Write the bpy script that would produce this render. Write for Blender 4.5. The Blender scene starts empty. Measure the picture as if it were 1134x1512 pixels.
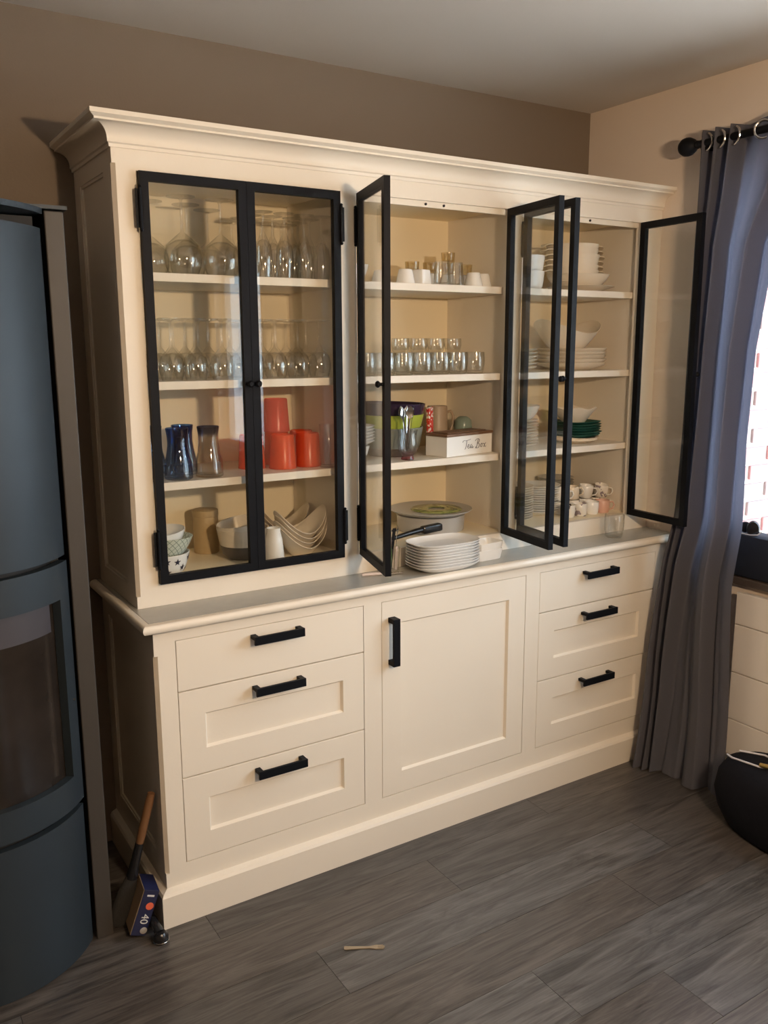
import bpy, bmesh, math, random
from mathutils import Vector, Matrix
random.seed(7)
sc = bpy.context.scene
COL = sc.collection
PI = math.pi

# ------------------------------------------------------------------ camera, world, exposure
cam_d = bpy.data.cameras.new('camera')
cam_d.sensor_fit = 'VERTICAL'
cam_d.sensor_height = 24.0
cam_d.lens = 1279.25 / 1512.0 * 24.0
cam_d.clip_start = 0.05
cam = bpy.data.objects.new('camera', cam_d)
COL.objects.link(cam)
_yaw, _pitch, _roll = 0.5621, -0.1889, -0.0041
_f = Vector((math.sin(_yaw) * math.cos(_pitch), math.cos(_yaw) * math.cos(_pitch), math.sin(_pitch)))
_r0 = Vector((math.cos(_yaw), -math.sin(_yaw), 0))
_u0 = _r0.cross(_f)
_r = _r0 * math.cos(_roll) + _u0 * math.sin(_roll)
_u = -_r0 * math.sin(_roll) + _u0 * math.cos(_roll)
cam.matrix_world = Matrix(((_r.x, _u.x, -_f.x, -0.6538), (_r.y, _u.y, -_f.y, -2.1977),
                           (_r.z, _u.z, -_f.z, 1.6159), (0, 0, 0, 1)))
sc.camera = cam

world = bpy.data.worlds.new('world')
sc.world = world
world.use_nodes = True
wb = world.node_tree.nodes['Background']
wb.inputs[0].default_value = (0.70, 0.85, 1.0, 1)
wb.inputs[1].default_value = 6.0
sun_d = bpy.data.lights.new('sun', 'SUN'); sun_d.energy = 30.0; sun_d.angle = 0.02; sun_d.color = (0.95, 0.97, 1.0)
sun = bpy.data.objects.new('sun', sun_d); COL.objects.link(sun)
sun.rotation_euler = Vector((0.03, -0.45, -0.89)).to_track_quat('-Z', 'Y').to_euler()

sc.view_settings.view_transform = 'Standard'
sc.view_settings.look = 'None'
sc.view_settings.gamma = 1.0
sc.view_settings.use_curve_mapping = False
sc.view_settings.exposure = 0.22
sc.cycles.use_denoising = True
sc.cycles.max_bounces = 10
sc.cycles.diffuse_bounces = 5
sc.cycles.glossy_bounces = 4
sc.cycles.transmission_bounces = 6
sc.cycles.transparent_max_bounces = 64
sc.cycles.caustics_reflective = False
sc.cycles.caustics_refractive = False
sc.cycles.sample_clamp_indirect = 4.0

LAMP_POS = (0.33, -2.50, 1.84)
LAMP_POWER = 38.0
LAMP_COLOR = (1.0, 0.71, 0.44)

# ------------------------------------------------------------------ materials
def nt(m):
    m.use_nodes = True
    return m.node_tree, m.node_tree.nodes, m.node_tree.links

def mat(name, col, rough=0.5, var=0.06, scale=8.0, bump=0.0, bscale=60.0, metal=0.0, spec=0.5,
        stretch=(1, 1, 1), coat=0.0):
    """principled material with a procedural noise variation in colour and relief"""
    m = bpy.data.materials.new(name)
    t, n, l = nt(m)
    b = n['Principled BSDF']
    b.inputs['Roughness'].default_value = rough
    b.inputs['Metallic'].default_value = metal
    b.inputs['Specular IOR Level'].default_value = spec
    b.inputs['Coat Weight'].default_value = coat
    tc = n.new('ShaderNodeTexCoord'); mp = n.new('ShaderNodeMapping')
    mp.inputs['Scale'].default_value = stretch
    l.new(tc.outputs['Object'], mp.inputs['Vector'])
    nz = n.new('ShaderNodeTexNoise'); nz.inputs['Scale'].default_value = scale
    nz.inputs['Detail'].default_value = 4
    l.new(mp.outputs[0], nz.inputs['Vector'])
    mx = n.new('ShaderNodeMix'); mx.data_type = 'RGBA'
    mx.inputs[6].default_value = (*[c * (1 - var) for c in col], 1)
    mx.inputs[7].default_value = (*[min(1, c * (1 + var)) for c in col], 1)
    l.new(nz.outputs[0], mx.inputs[0])
    l.new(mx.outputs[2], b.inputs['Base Color'])
    if bump:
        nb = n.new('ShaderNodeTexNoise'); nb.inputs['Scale'].default_value = bscale
        nb.inputs['Detail'].default_value = 3
        l.new(mp.outputs[0], nb.inputs['Vector'])
        bp = n.new('ShaderNodeBump'); bp.inputs['Strength'].default_value = bump
        bp.inputs['Distance'].default_value = 0.004
        l.new(nb.outputs[0], bp.inputs['Height'])
        l.new(bp.outputs[0], b.inputs['Normal'])
    return m

def glass(name, tint=(0.96, 0.97, 0.95), edge=(0.55, 0.57, 0.55), rough=0.02, f0=0.04, grad=None, wob=0.0):
    """thin clear glass: lets light straight through, reflects more at grazing angles"""
    m = bpy.data.materials.new(name)
    t, n, l = nt(m)
    out = n['Material Output']; n.remove(n['Principled BSDF'])
    lw = n.new('ShaderNodeLayerWeight'); lw.inputs['Blend'].default_value = 0.5
    pw = n.new('ShaderNodeMath'); pw.operation = 'POWER'; pw.inputs[1].default_value = 5
    l.new(lw.outputs['Facing'], pw.inputs[0])
    ma = n.new('ShaderNodeMath'); ma.operation = 'MULTIPLY_ADD'
    ma.inputs[1].default_value = 0.9 - f0; ma.inputs[2].default_value = f0
    l.new(pw.outputs[0], ma.inputs[0])
    tr = n.new('ShaderNodeBsdfTransparent'); gl = n.new('ShaderNodeBsdfGlossy')
    gl.inputs['Roughness'].default_value = rough
    p2 = n.new('ShaderNodeMath'); p2.operation = 'POWER'; p2.inputs[1].default_value = 3.5
    l.new(lw.outputs['Facing'], p2.inputs[0])
    mx = n.new('ShaderNodeMix'); mx.data_type = 'RGBA'
    mx.inputs[6].default_value = (*tint, 1); mx.inputs[7].default_value = (*edge, 1)
    l.new(p2.outputs[0], mx.inputs[0])
    colout = mx.outputs[2]
    tc = n.new('ShaderNodeTexCoord')
    if grad:                      # colour that changes with height inside the glass itself
        z0, z1, c = grad
        sp = n.new('ShaderNodeSeparateXYZ'); l.new(tc.outputs['Object'], sp.inputs[0])
        mr = n.new('ShaderNodeMapRange'); mr.inputs[1].default_value = z0; mr.inputs[2].default_value = z1
        l.new(sp.outputs[2], mr.inputs[0])
        m2 = n.new('ShaderNodeMix'); m2.data_type = 'RGBA'; m2.blend_type = 'MULTIPLY'
        m2.inputs[7].default_value = (*c, 1)
        l.new(mr.outputs[0], m2.inputs[0]); l.new(colout, m2.inputs[6])
        colout = m2.outputs[2]
    l.new(colout, tr.inputs[0])
    nz = n.new('ShaderNodeTexNoise'); nz.inputs['Scale'].default_value = 25
    l.new(tc.outputs['Object'], nz.inputs['Vector'])
    if wob:
        bp = n.new('ShaderNodeBump'); bp.inputs['Strength'].default_value = wob; bp.inputs['Distance'].default_value = .003
        l.new(nz.outputs[0], bp.inputs['Height']); l.new(bp.outputs[0], gl.inputs['Normal'])
    ms = n.new('ShaderNodeMixShader')
    l.new(ma.outputs[0], ms.inputs[0]); l.new(tr.outputs[0], ms.inputs[1]); l.new(gl.outputs[0], ms.inputs[2])
    l.new(ms.outputs[0], out.inputs[0])
    return m

M = {}
M['cream'] = mat('cream_paint', (0.81, 0.75, 0.655), 0.42, 0.015, 3, 0.03, 120)
M['cream_lit'] = mat('cream_lamp_lit', (0.90, 0.80, 0.60), 0.5, 0.015, 3)  # cabinet cream made lighter and yellower, warm lamp light put into the colour
M['worktop'] = mat('grey_worktop', (0.40, 0.39, 0.355), 0.24, 0.06, 30, 0.02, 200)
M['black'] = mat('black_powder_coat', (0.006, 0.007, 0.010), 0.5, 0.1, 40, 0.03, 400, spec=0.12)
M['wall_back'] = mat('taupe_paint', (0.195, 0.157, 0.122), 0.85, 0.03, 2, 0.08, 180)
M['wall_light'] = mat('beige_paint', (0.80, 0.70, 0.61), 0.85, 0.03, 2, 0.08, 180)
M['ceiling'] = mat('ceiling_paint', (0.62, 0.59, 0.56), 0.9, 0.02, 2, 0.06, 160)
M['stove'] = mat('stove_steel', (0.024, 0.034, 0.044), 0.48, 0.12, 5, 0.03, 300, metal=0.2, spec=0.4)
M['stove_side'] = mat('stove_flank', (0.045, 0.039, 0.033), 0.55, 0.08, 6)
M['dark_gap'] = mat('dark_recess', (0.01, 0.01, 0.011), 0.7, 0.1, 20)
M['stove_band'] = mat('stove_band', (0.055, 0.052, 0.062), 0.35, 0.1, 8)
M['stove_glass'] = mat('sooty_glass', (0.022, 0.017, 0.014), 0.16, 0.6, 9, spec=0.35)
M['radiator'] = mat('radiator_enamel', (0.78, 0.74, 0.70), 0.35, 0.01, 3)
M['porcelain'] = mat('white_porcelain', (0.86, 0.86, 0.85), 0.15, 0.015, 6)
M['cream_china'] = mat('cream_china', (0.78, 0.70, 0.58), 0.2, 0.02, 6)
M['grey_china'] = mat('grey_stoneware', (0.40, 0.39, 0.38), 0.3, 0.05, 12)
M['grey_dark'] = mat('dark_stoneware', (0.10, 0.085, 0.075), 0.35, 0.1, 12)
M['tan'] = mat('tan_canister', (0.50, 0.37, 0.20), 0.5, 0.06, 10, stretch=(1, 1, 6))
M['beige_mug'] = mat('beige_mug', (0.42, 0.32, 0.23), 0.4, 0.06, 12)
M['teal_ball'] = mat('teal_glaze', (0.22, 0.29, 0.25), 0.15, 0.1, 12)
M['purple'] = mat('purple_glaze', (0.035, 0.022, 0.05), 0.12, 0.15, 10)
M['lime'] = mat('lime_glaze', (0.36, 0.42, 0.06), 0.2, 0.1, 10)
M['greygreen'] = mat('grey_green_glaze', (0.22, 0.24, 0.21), 0.25, 0.1, 12)
M['brown_glaze'] = mat('brown_glaze', (0.14, 0.11, 0.085), 0.3, 0.1, 12)
M['green_nap'] = mat('dark_green', (0.012, 0.085, 0.065), 0.55, 0.12, 20)
M['terracotta'] = mat('terracotta_plate', (0.36, 0.13, 0.07), 0.35, 0.1, 14)
M['pink_mug'] = mat('pink_mug', (0.68, 0.42, 0.34), 0.25, 0.05, 10)
M['wood_dark'] = mat('walnut_lid', (0.17, 0.09, 0.05), 0.45, 0.3, 14, 0.05, 50, stretch=(1, 9, 9))
M['wood_handle'] = mat('wooden_handle', (0.19, 0.095, 0.042), 0.5, 0.2, 20, stretch=(8, 8, 1))
M['wood_pale'] = mat('pale_wood', (0.30, 0.245, 0.17), 0.6, 0.15, 30, stretch=(1, 8, 1))
M['cardboard'] = mat('cardboard', (0.34, 0.24, 0.15), 0.7, 0.1, 25)
M['navy_print'] = mat('navy_print', (0.012, 0.016, 0.06), 0.4, 0.2, 30)
M['white_print'] = mat('white_print', (0.7, 0.7, 0.68), 0.6, 0.05, 30)
M['red_print'] = mat('red_print', (0.75, 0.14, 0.07), 0.5, 0.2, 40)
M['ink'] = mat('dark_ink', (0.02, 0.02, 0.045), 0.5, 0.05, 30)
M['steel'] = mat('stainless_steel', (0.62, 0.61, 0.60), 0.16, 0.05, 30, metal=1.0)
M['brass'] = mat('gold_metal', (0.72, 0.50, 0.16), 0.28, 0.08, 30, metal=1.0)
M['green_handle'] = mat('green_handle', (0.16, 0.32, 0.08), 0.35, 0.1, 20)
M['pink_handle'] = mat('pale_handle', (0.66, 0.55, 0.50), 0.3, 0.08, 25)
M['black_plastic'] = mat('black_plastic', (0.012, 0.012, 0.014), 0.22, 0.1, 30)
M['bag'] = mat('black_fabric', (0.008, 0.009, 0.014), 0.9, 0.3, 60, 0.25, 250, spec=0.15)
M['navy'] = mat('navy_fabric', (0.010, 0.016, 0.034), 0.8, 0.2, 30, 0.15, 200)
M['white_cord'] = mat('white_cord', (0.6, 0.6, 0.66), 0.6, 0.05, 60)
M['bristle'] = mat('grey_bristle', (0.022, 0.020, 0.018), 0.8, 0.5, 160, 0.5, 300, stretch=(4, 4, .4))
M['white_frame'] = mat('window_frame_paint', (0.82, 0.82, 0.80), 0.4, 0.02, 5)
M['mortar'] = mat('mortar', (0.75, 0.72, 0.68), 0.9, 0.08, 40, 0.2, 120)
M['brickA'] = mat('red_brick', (0.46, 0.24, 0.24), 0.85, 0.2, 25, 0.3, 90)
M['brickB'] = mat('grey_brick', (0.36, 0.27, 0.27), 0.85, 0.2, 25, 0.3, 90)
M['ground'] = mat('paving', (0.58, 0.56, 0.53), 0.9, 0.1, 10, 0.1, 60)
M['sill'] = mat('stone_sill', (0.07, 0.055, 0.048), 0.4, 0.15, 25)
M['shadow_grey'] = mat('radiator_shade_grey', (0.14, 0.135, 0.13), 0.6, 0.08, 10)
M['mint'] = None
M['pane'] = glass('door_pane', (0.985, 0.988, 0.98), (0.95, 0.96, 0.95), 0.012, 0.038)
M['clear'] = glass('clear_glass', (0.988, 0.988, 0.98), (0.76, 0.77, 0.74), 0.075, 0.10, wob=.10)
M['blue_glass'] = glass('blue_glass', (0.80, 0.86, 0.93), (0.45, 0.50, 0.62), 0.04, 0.08, grad=(0.0, 0.14, (0.33, 0.50, 0.74)), wob=.15)
M['smoke_glass'] = glass('smoke_glass', (0.93, 0.92, 0.90), (0.55, 0.53, 0.53), 0.04, 0.08, grad=(0.115, 0.145, (0.12, 0.17, 0.40)), wob=.15)
M['amber_glass'] = glass('amber_glass', (0.97, 0.92, 0.78), (0.70, 0.60, 0.38), 0.08, 0.18, wob=.35)
M['red_base_glass'] = glass('red_base_glass', (0.96, 0.965, 0.975), (0.62, 0.64, 0.67), 0.03, 0.09, grad=(0.028, 0.0, (0.75, 0.25, 0.30)), wob=.2)
M['facet_glass'] = glass('facet_glass', (0.975, 0.98, 0.975), (0.62, 0.64, 0.62), 0.085, 0.12, wob=.45)
M['window_pane'] = glass('window_glass', (0.97, 0.985, 0.98), (0.9, 0.94, 0.93), 0.01, 0.03)

def trans_plastic(name, col):
    m = bpy.data.materials.new(name)
    t, n, l = nt(m)
    b = n['Principled BSDF']; out = n['Material Output']
    b.inputs['Base Color'].default_value = (*col, 1); b.inputs['Roughness'].default_value = 0.25
    tr = n.new('ShaderNodeBsdfTransparent')
    nz = n.new('ShaderNodeTexNoise'); nz.inputs['Scale'].default_value = 20
    mx = n.new('ShaderNodeMix'); mx.data_type = 'RGBA'
    mx.inputs[6].default_value = (min(1, col[0] * 1.25), col[1] * 1.6 + .05, col[2] * 1.6 + .05, 1)
    mx.inputs[7].default_value = (min(1, col[0] * 1.35), col[1] * 2.0 + .06, col[2] * 2.0 + .06, 1)
    l.new(nz.outputs[0], mx.inputs[0]); l.new(mx.outputs[2], tr.inputs[0])
    ms = n.new('ShaderNodeMixShader'); ms.inputs[0].default_value = 0.55
    l.new(b.outputs[0], ms.inputs[1]); l.new(tr.outputs[0], ms.inputs[2]); l.new(ms.outputs[0], out.inputs[0])
    return m
M['orange'] = trans_plastic('orange_plastic', (0.86, 0.15, 0.05))
M['pink_plastic'] = trans_plastic('pink_plastic', (0.85, 0.20, 0.17))

def lattice_mat():
    m = mat('mint_lattice', (0.62, 0.68, 0.60), 0.2, 0.03, 8)
    t, n, l = m.node_tree, m.node_tree.nodes, m.node_tree.links
    b = n['Principled BSDF']
    base = b.inputs['Base Color'].links[0].from_socket
    tc = n.new('ShaderNodeTexCoord'); sp = n.new('ShaderNodeSeparateXYZ'); l.new(tc.outputs['Object'], sp.inputs[0])
    at = n.new('ShaderNodeMath'); at.operation = 'ARCTAN2'; l.new(sp.outputs[1], at.inputs[0]); l.new(sp.outputs[0], at.inputs[1])
    au = n.new('ShaderNodeMath'); au.operation = 'MULTIPLY'; au.inputs[1].default_value = 4.0; l.new(at.outputs[0], au.inputs[0])
    av = n.new('ShaderNodeMath'); av.operation = 'MULTIPLY'; av.inputs[1].default_value = 55.0; l.new(sp.outputs[2], av.inputs[0])
    res = []
    for op in ('ADD', 'SUBTRACT'):
        a = n.new('ShaderNodeMath'); a.operation = op; l.new(au.outputs[0], a.inputs[0]); l.new(av.outputs[0], a.inputs[1])
        f = n.new('ShaderNodeMath'); f.operation = 'FRACT'; l.new(a.outputs[0], f.inputs[0])
        g = n.new('ShaderNodeMath'); g.operation = 'LESS_THAN'; g.inputs[1].default_value = 0.11; l.new(f.outputs[0], g.inputs[0])
        res.append(g)
    mxm = n.new('ShaderNodeMath'); mxm.operation = 'MAXIMUM'; l.new(res[0].outputs[0], mxm.inputs[0]); l.new(res[1].outputs[0], mxm.inputs[1])
    mx = n.new('ShaderNodeMix'); mx.data_type = 'RGBA'; mx.inputs[7].default_value = (0.17, 0.23, 0.19, 1)
    l.new(mxm.outputs[0], mx.inputs[0]); l.new(base, mx.inputs[6]); l.new(mx.outputs[2], b.inputs['Base Color'])
    return m
M['mint'] = lattice_mat()

def speckle_mat(name, col, spot, scale=70, thr=0.56):
    m = mat(name, col, 0.2, 0.02, 8)
    t, n, l = m.node_tree, m.node_tree.nodes, m.node_tree.links
    b = n['Principled BSDF']; base = b.inputs['Base Color'].links[0].from_socket
    tc = n.new('ShaderNodeTexCoord'); nz = n.new('ShaderNodeTexNoise'); nz.inputs['Scale'].default_value = scale
    l.new(tc.outputs['Object'], nz.inputs['Vector'])
    g = n.new('ShaderNodeMath'); g.operation = 'GREATER_THAN'; g.inputs[1].default_value = thr; l.new(nz.outputs[0], g.inputs[0])
    mx = n.new('ShaderNodeMix'); mx.data_type = 'RGBA'; mx.inputs[7].default_value = (*spot, 1)
    l.new(g.outputs[0], mx.inputs[0]); l.new(base, mx.inputs[6]); l.new(mx.outputs[2], b.inputs['Base Color'])
    return m
M['print_mug'] = speckle_mat('printed_mug', (0.78, 0.75, 0.70), (0.30, 0.26, 0.30), 42, 0.60)
M['brown_mug'] = speckle_mat('brown_spot_mug', (0.74, 0.70, 0.62), (0.05, 0.035, 0.03), 28, 0.56)
M['red_pattern'] = speckle_mat('red_white_pattern', (0.55, 0.05, 0.035), (0.75, 0.68, 0.6), 90, 0.52)
M['leaf_green'] = speckle_mat('leafy_green', (0.13, 0.17, 0.035), (0.32, 0.34, 0.12), 45, 0.5)

def plank_mat(name, col, seed):
    m = bpy.data.materials.new(name)
    t, n, l = nt(m); b = n['Principled BSDF']
    tc = n.new('ShaderNodeTexCoord'); mp = n.new('ShaderNodeMapping')
    mp.inputs['Location'].default_value = (seed * 3.1, seed * 1.7, 0); mp.inputs['Scale'].default_value = (0.9, 7.5, 1)
    l.new(tc.outputs['Object'], mp.inputs['Vector'])
    n1 = n.new('ShaderNodeTexNoise'); n1.inputs['Scale'].default_value = 3.2; n1.inputs['Detail'].default_value = 9
    n1.inputs['Roughness'].default_value = 0.65; n1.inputs['Distortion'].default_value = 1.6
    l.new(mp.outputs[0], n1.inputs['Vector'])
    mp2 = n.new('ShaderNodeMapping'); mp2.inputs['Scale'].default_value = (1.6, 70, 1); l.new(tc.outputs['Object'], mp2.inputs['Vector'])
    n2 = n.new('ShaderNodeTexNoise'); n2.inputs['Scale'].default_value = 3; n2.inputs['Detail'].default_value = 3; l.new(mp2.outputs[0], n2.inputs['Vector'])
    add = n.new('ShaderNodeMath'); add.operation = 'MULTIPLY_ADD'; add.inputs[1].default_value = 0.36
    l.new(n2.outputs[0], add.inputs[0]); l.new(n1.outputs[0], add.inputs[2])
    cr = n.new('ShaderNodeValToRGB')
    cr.color_ramp.elements[0].position = 0.48; cr.color_ramp.elements[1].position = 0.84
    cr.color_ramp.elements[0].color = (*[c * 0.42 for c in col], 1); cr.color_ramp.elements[1].color = (*[c * 1.85 for c in col], 1)
    l.new(add.outputs[0], cr.inputs[0]); l.new(cr.outputs[0], b.inputs['Base Color'])
    b.inputs['Roughness'].default_value = 0.30; b.inputs['Specular IOR Level'].default_value = 0.6
    bp = n.new('ShaderNodeBump'); bp.inputs['Strength'].default_value = 0.15; bp.inputs['Distance'].default_value = 0.002
    l.new(n2.outputs[0], bp.inputs['Height']); l.new(bp.outputs[0], b.inputs['Normal'])
    return m
PLANKS = [plank_mat('plank_a', (0.066, 0.060, 0.056), 1), plank_mat('plank_b', (0.054, 0.050, 0.048), 2),
          plank_mat('plank_c', (0.070, 0.067, 0.066), 3), plank_mat('plank_d', (0.060, 0.053, 0.049), 4)]

def curtain_mat():
    m = bpy.data.materials.new('curtain_cloth')
    t, n, l = nt(m); b = n['Principled BSDF']; out = n['Material Output']
    tc = n.new('ShaderNodeTexCoord'); nz = n.new('ShaderNodeTexNoise'); nz.inputs['Scale'].default_value = 260
    l.new(tc.outputs['Object'], nz.inputs['Vector'])
    mx = n.new('ShaderNodeMix'); mx.data_type = 'RGBA'
    mx.inputs[6].default_value = (0.088, 0.090, 0.112, 1); mx.inputs[7].default_value = (0.115, 0.117, 0.142, 1)
    l.new(nz.outputs[0], mx.inputs[0]); l.new(mx.outputs[2], b.inputs['Base Color'])
    b.inputs['Roughness'].default_value = 0.75
    b.inputs['Sheen Weight'].default_value = 0.15
    tl = n.new('ShaderNodeBsdfTranslucent'); tl.inputs[0].default_value = (0.12, 0.125, 0.18, 1)
    ms = n.new('ShaderNodeMixShader'); ms.inputs[0].default_value = 0.30
    l.new(b.outputs[0], ms.inputs[1]); l.new(tl.outputs[0], ms.inputs[2]); l.new(ms.outputs[0], out.inputs[0])
    return m
M['curtain'] = curtain_mat()

# ------------------------------------------------------------------ object helpers
def link(name, me, m=None, parent=None, loc=(0, 0, 0), rot=(0, 0, 0)):
    o = bpy.data.objects.new(name, me)
    COL.objects.link(o)
    if me is not None and m is not None and len(me.materials) == 0:
        me.materials.append(m)
    o.location = loc; o.rotation_euler = rot
    if parent: o.parent = parent
    return o

def tag(o, label=None, cat=None, group=None, kind=None):
    if label: o['label'] = label
    if cat: o['category'] = cat
    if group: o['group'] = group
    if kind: o['kind'] = kind
    return o

def thing(name, label, cat, loc=(0, 0, 0), rot=(0, 0, 0), group=None):
    o = bpy.data.objects.new(name, None)
    COL.objects.link(o); o.empty_display_size = 0.05
    o.location = loc; o.rotation_euler = rot
    return tag(o, label, cat, group)

def done(bm, name='m', smooth=False, angle=0.6):
    bmesh.ops.recalc_face_normals(bm, faces=bm.faces)
    me = bpy.data.meshes.new(name)
    bm.to_mesh(me); bm.free()
    if smooth:
        for p in me.polygons: p.use_smooth = True
        me.set_sharp_from_angle(angle=angle)
    return me

def bx(bm, x0, x1, y0, y1, z0, z1, bev=0.0):
    r = bmesh.ops.create_cube(bm, size=1.0)
    vs = r['verts']
    for v in vs:
        v.co = Vector((x0 + (v.co.x + .5) * (x1 - x0), y0 + (v.co.y + .5) * (y1 - y0), z0 + (v.co.z + .5) * (z1 - z0)))
    if bev:
        es = list({e for v in vs for e in v.link_edges})
        bmesh.ops.bevel(bm, geom=es, offset=bev, segments=2, profile=0.5, affect='EDGES')
    return bm

def boxm(x0, x1, y0, y1, z0, z1, bev=0.0, name='box'):
    bm = bmesh.new(); bx(bm, x0, x1, y0, y1, z0, z1, bev)
    return done(bm, name)

def boxes(lst, name='boxes', bev=0.0):
    bm = bmesh.new()
    for b in lst: bx(bm, *b, bev)
    return done(bm, name)

def rings(prof, seg=32, ax=1.0, ay=1.0, p=2.0, wave=0.0, k=2, ph=0.0, cap0=True, cap1=True, bm=None, off=(0, 0, 0)):
    """loft of rings; prof = (r, z[, w]); p = superellipse exponent; wave lifts the ring by w*wave*cos(k t)"""
    own = bm is None
    if own: bm = bmesh.new()
    prev = None; first = None
    for pr in prof:
        r, z = pr[0], pr[1]; w = pr[2] if len(pr) > 2 else 0.0
        ring = []
        for i in range(seg):
            t = 2 * PI * i / seg
            c, s = math.cos(t), math.sin(t)
            if p != 2.0:
                d = (abs(c) ** p + abs(s) ** p) ** (1.0 / p); c, s = c / d, s / d
            ring.append(bm.verts.new((off[0] + r * ax * c, off[1] + r * ay * s, off[2] + z + wave * w * math.cos(k * t + ph))))
        if prev:
            for i in range(seg):
                j = (i + 1) % seg
                bm.faces.new((prev[i], prev[j], ring[j], ring[i]))
        else: first = ring
        prev = ring
    if cap0: bm.faces.new(first[::-1])
    if cap1: bm.faces.new(prev)
    return bm

def lathe(prof, seg=28, name='lathe', ang=0.7, **kw):
    return done(rings(prof, seg, **kw), name, True, ang)

def tube(pts, r, seg=10, bm=None, caps=True):
    own = bm is None
    if own: bm = bmesh.new()
    pts = [Vector(p) for p in pts]
    rs = r if isinstance(r, (list, tuple)) else [r] * len(pts)
    prev = None; first = None; up = None
    for i, p in enumerate(pts):
        d = (pts[min(i + 1, len(pts) - 1)] - pts[max(i - 1, 0)]).normalized()
        if up is None:
            up = Vector((0, 0, 1)) if abs(d.z) < .9 else Vector((1, 0, 0))
        a = d.cross(up)
        if a.length < 1e-6: a = d.cross(Vector((0, 1, 0)))
        a.normalize(); b = a.cross(d).normalized(); up = b
        ring = [bm.verts.new(p + (a * math.cos(2 * PI * k / seg) + b * math.sin(2 * PI * k / seg)) * rs[i]) for k in range(seg)]
        if prev:
            for k in range(seg):
                bm.faces.new((prev[k], prev[(k + 1) % seg], ring[(k + 1) % seg], ring[k]))
        else: first = ring
        prev = ring
    if caps:
        bm.faces.new(first[::-1]); bm.faces.new(prev)
    return bm

def tubem(pts, r, seg=10, name='tube'):
    return done(tube(pts, r, seg), name, True, 0.9)

def prism(poly, z0, z1, bm=None):
    """poly in xy extruded along z"""
    own = bm is None
    if own: bm = bmesh.new()
    a = [bm.verts.new((x, y, z0)) for x, y in poly]; b = [bm.verts.new((x, y, z1)) for x, y in poly]
    n = len(poly)
    bm.faces.new(a[::-1]); bm.faces.new(b)
    for i in range(n): bm.faces.new((a[i], a[(i + 1) % n], b[(i + 1) % n], b[i]))
    return bm

ORD = ['first', 'second', 'third', 'fourth', 'fifth', 'sixth', 'seventh', 'eighth', 'ninth', 'tenth', 'eleventh', 'twelfth',
       'thirteenth', 'fourteenth', 'fifteenth', 'sixteenth']
def from_top(i, n):
    k = n - 1 - i
    return 'topmost' if k == 0 else ('bottom' if i == 0 else ORD[k] + ' from the top')

# ------------------------------------------------------------------ room shell
YW, XW, ZC = 0.519, 2.052, 2.536
XL, YR = -2.7, -4.9
T = 0.14
tag(link('wall_back', boxm(XL - .1, XW + T, YW, YW + .1, -.02, ZC + .1), M['wall_back']), 'taupe painted wall behind the white cabinet', 'wall', kind='structure')
tag(link('ceiling', boxm(XL - .1, XW + T, YR - .1, YW + .1, ZC, ZC + .1), M['ceiling']), 'matt off-white ceiling', 'ceiling', kind='structure')
# window openings in the right wall (y0, y1, z0, z1)
WIN = [(-2.60, -0.12, 0.80, 2.22), (-4.45, -3.55, 0.80, 2.22)]
T = 0.14
wl = [(XW, XW + T, YR - .1, YW, -.02, WIN[0][2]), (XW, XW + T, YR - .1, YW, WIN[0][3], ZC),
      (XW, XW + T, WIN[0][1], YW, WIN[0][2], WIN[0][3]), (XW, XW + T, WIN[1][1], WIN[0][0], WIN[0][2], WIN[0][3]),
      (XW, XW + T, YR - .1, WIN[1][0], WIN[0][2], WIN[0][3])]
tag(link('wall_right', boxes(wl, 'wall_right'), M['wall_light']), 'pale beige wall with the curtained window', 'wall', kind='structure')
tag(link('wall_left', boxm(XL - .1, XL, YR, YW, -.02, ZC), M['wall_back']), 'taupe wall on the left side of the room', 'wall', kind='structure')
tag(link('wall_rear', boxm(XL, XW, YR - .1, YR, -.02, ZC), M['wall_back']), 'taupe wall behind the viewer', 'wall', kind='structure')

floor = tag(link('floor', boxm(XL, XW + T, YR, YW, -.03, -.0035), M['dark_gap']), 'dark grey-brown wood plank floor', 'floor', kind='structure')
PW, PL, G = 0.186, 1.22, 0.0006
plank_cache = {}
def plank(x0, x1, y0, y1, k):
    key = (round(x1 - x0, 4), k)
    if key not in plank_cache:
        bm = bmesh.new(); bx(bm, 0, x1 - x0, 0, y1 - y0, -.003, 0)
        me = done(bm, 'plank'); me.materials.append(PLANKS[k]); plank_cache[key] = me
    link('plank', plank_cache[key], None, floor, (x0, y0, 0))
row_joint = {0: .10, 1: 0.798, 2: .30, 3: 1.24, 4: 0.742, 5: 1.033, 6: .55, 7: 1.15}
row = 0; yb = -0.141 + 4 * PW; r = -4
while yb > YR:
    y0, y1 = max(yb - PW, YR), min(yb, YW)
    j = row_joint.get(r + 1, random.uniform(0, PL))
    xs = [XL]; x = j - math.ceil((j - XL) / PL) * PL
    while x < XW:
        if x > XL + .05: xs.append(x)
        x += PL
    xs.append(XW)
    if y1 > y0 + .01:
        for a, b in zip(xs[:-1], xs[1:]):
            if y1 - y0 > PW - .001: plank(a + G, b - G, y0 + G, y1 - G, random.randrange(4))
            else:
                me = boxm(a + G, b - G, y0 + G, y1 - G, -.003, 0, name='plank'); link('plank', me, random.choice(PLANKS), floor)
    yb -= PW; r += 1

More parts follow.
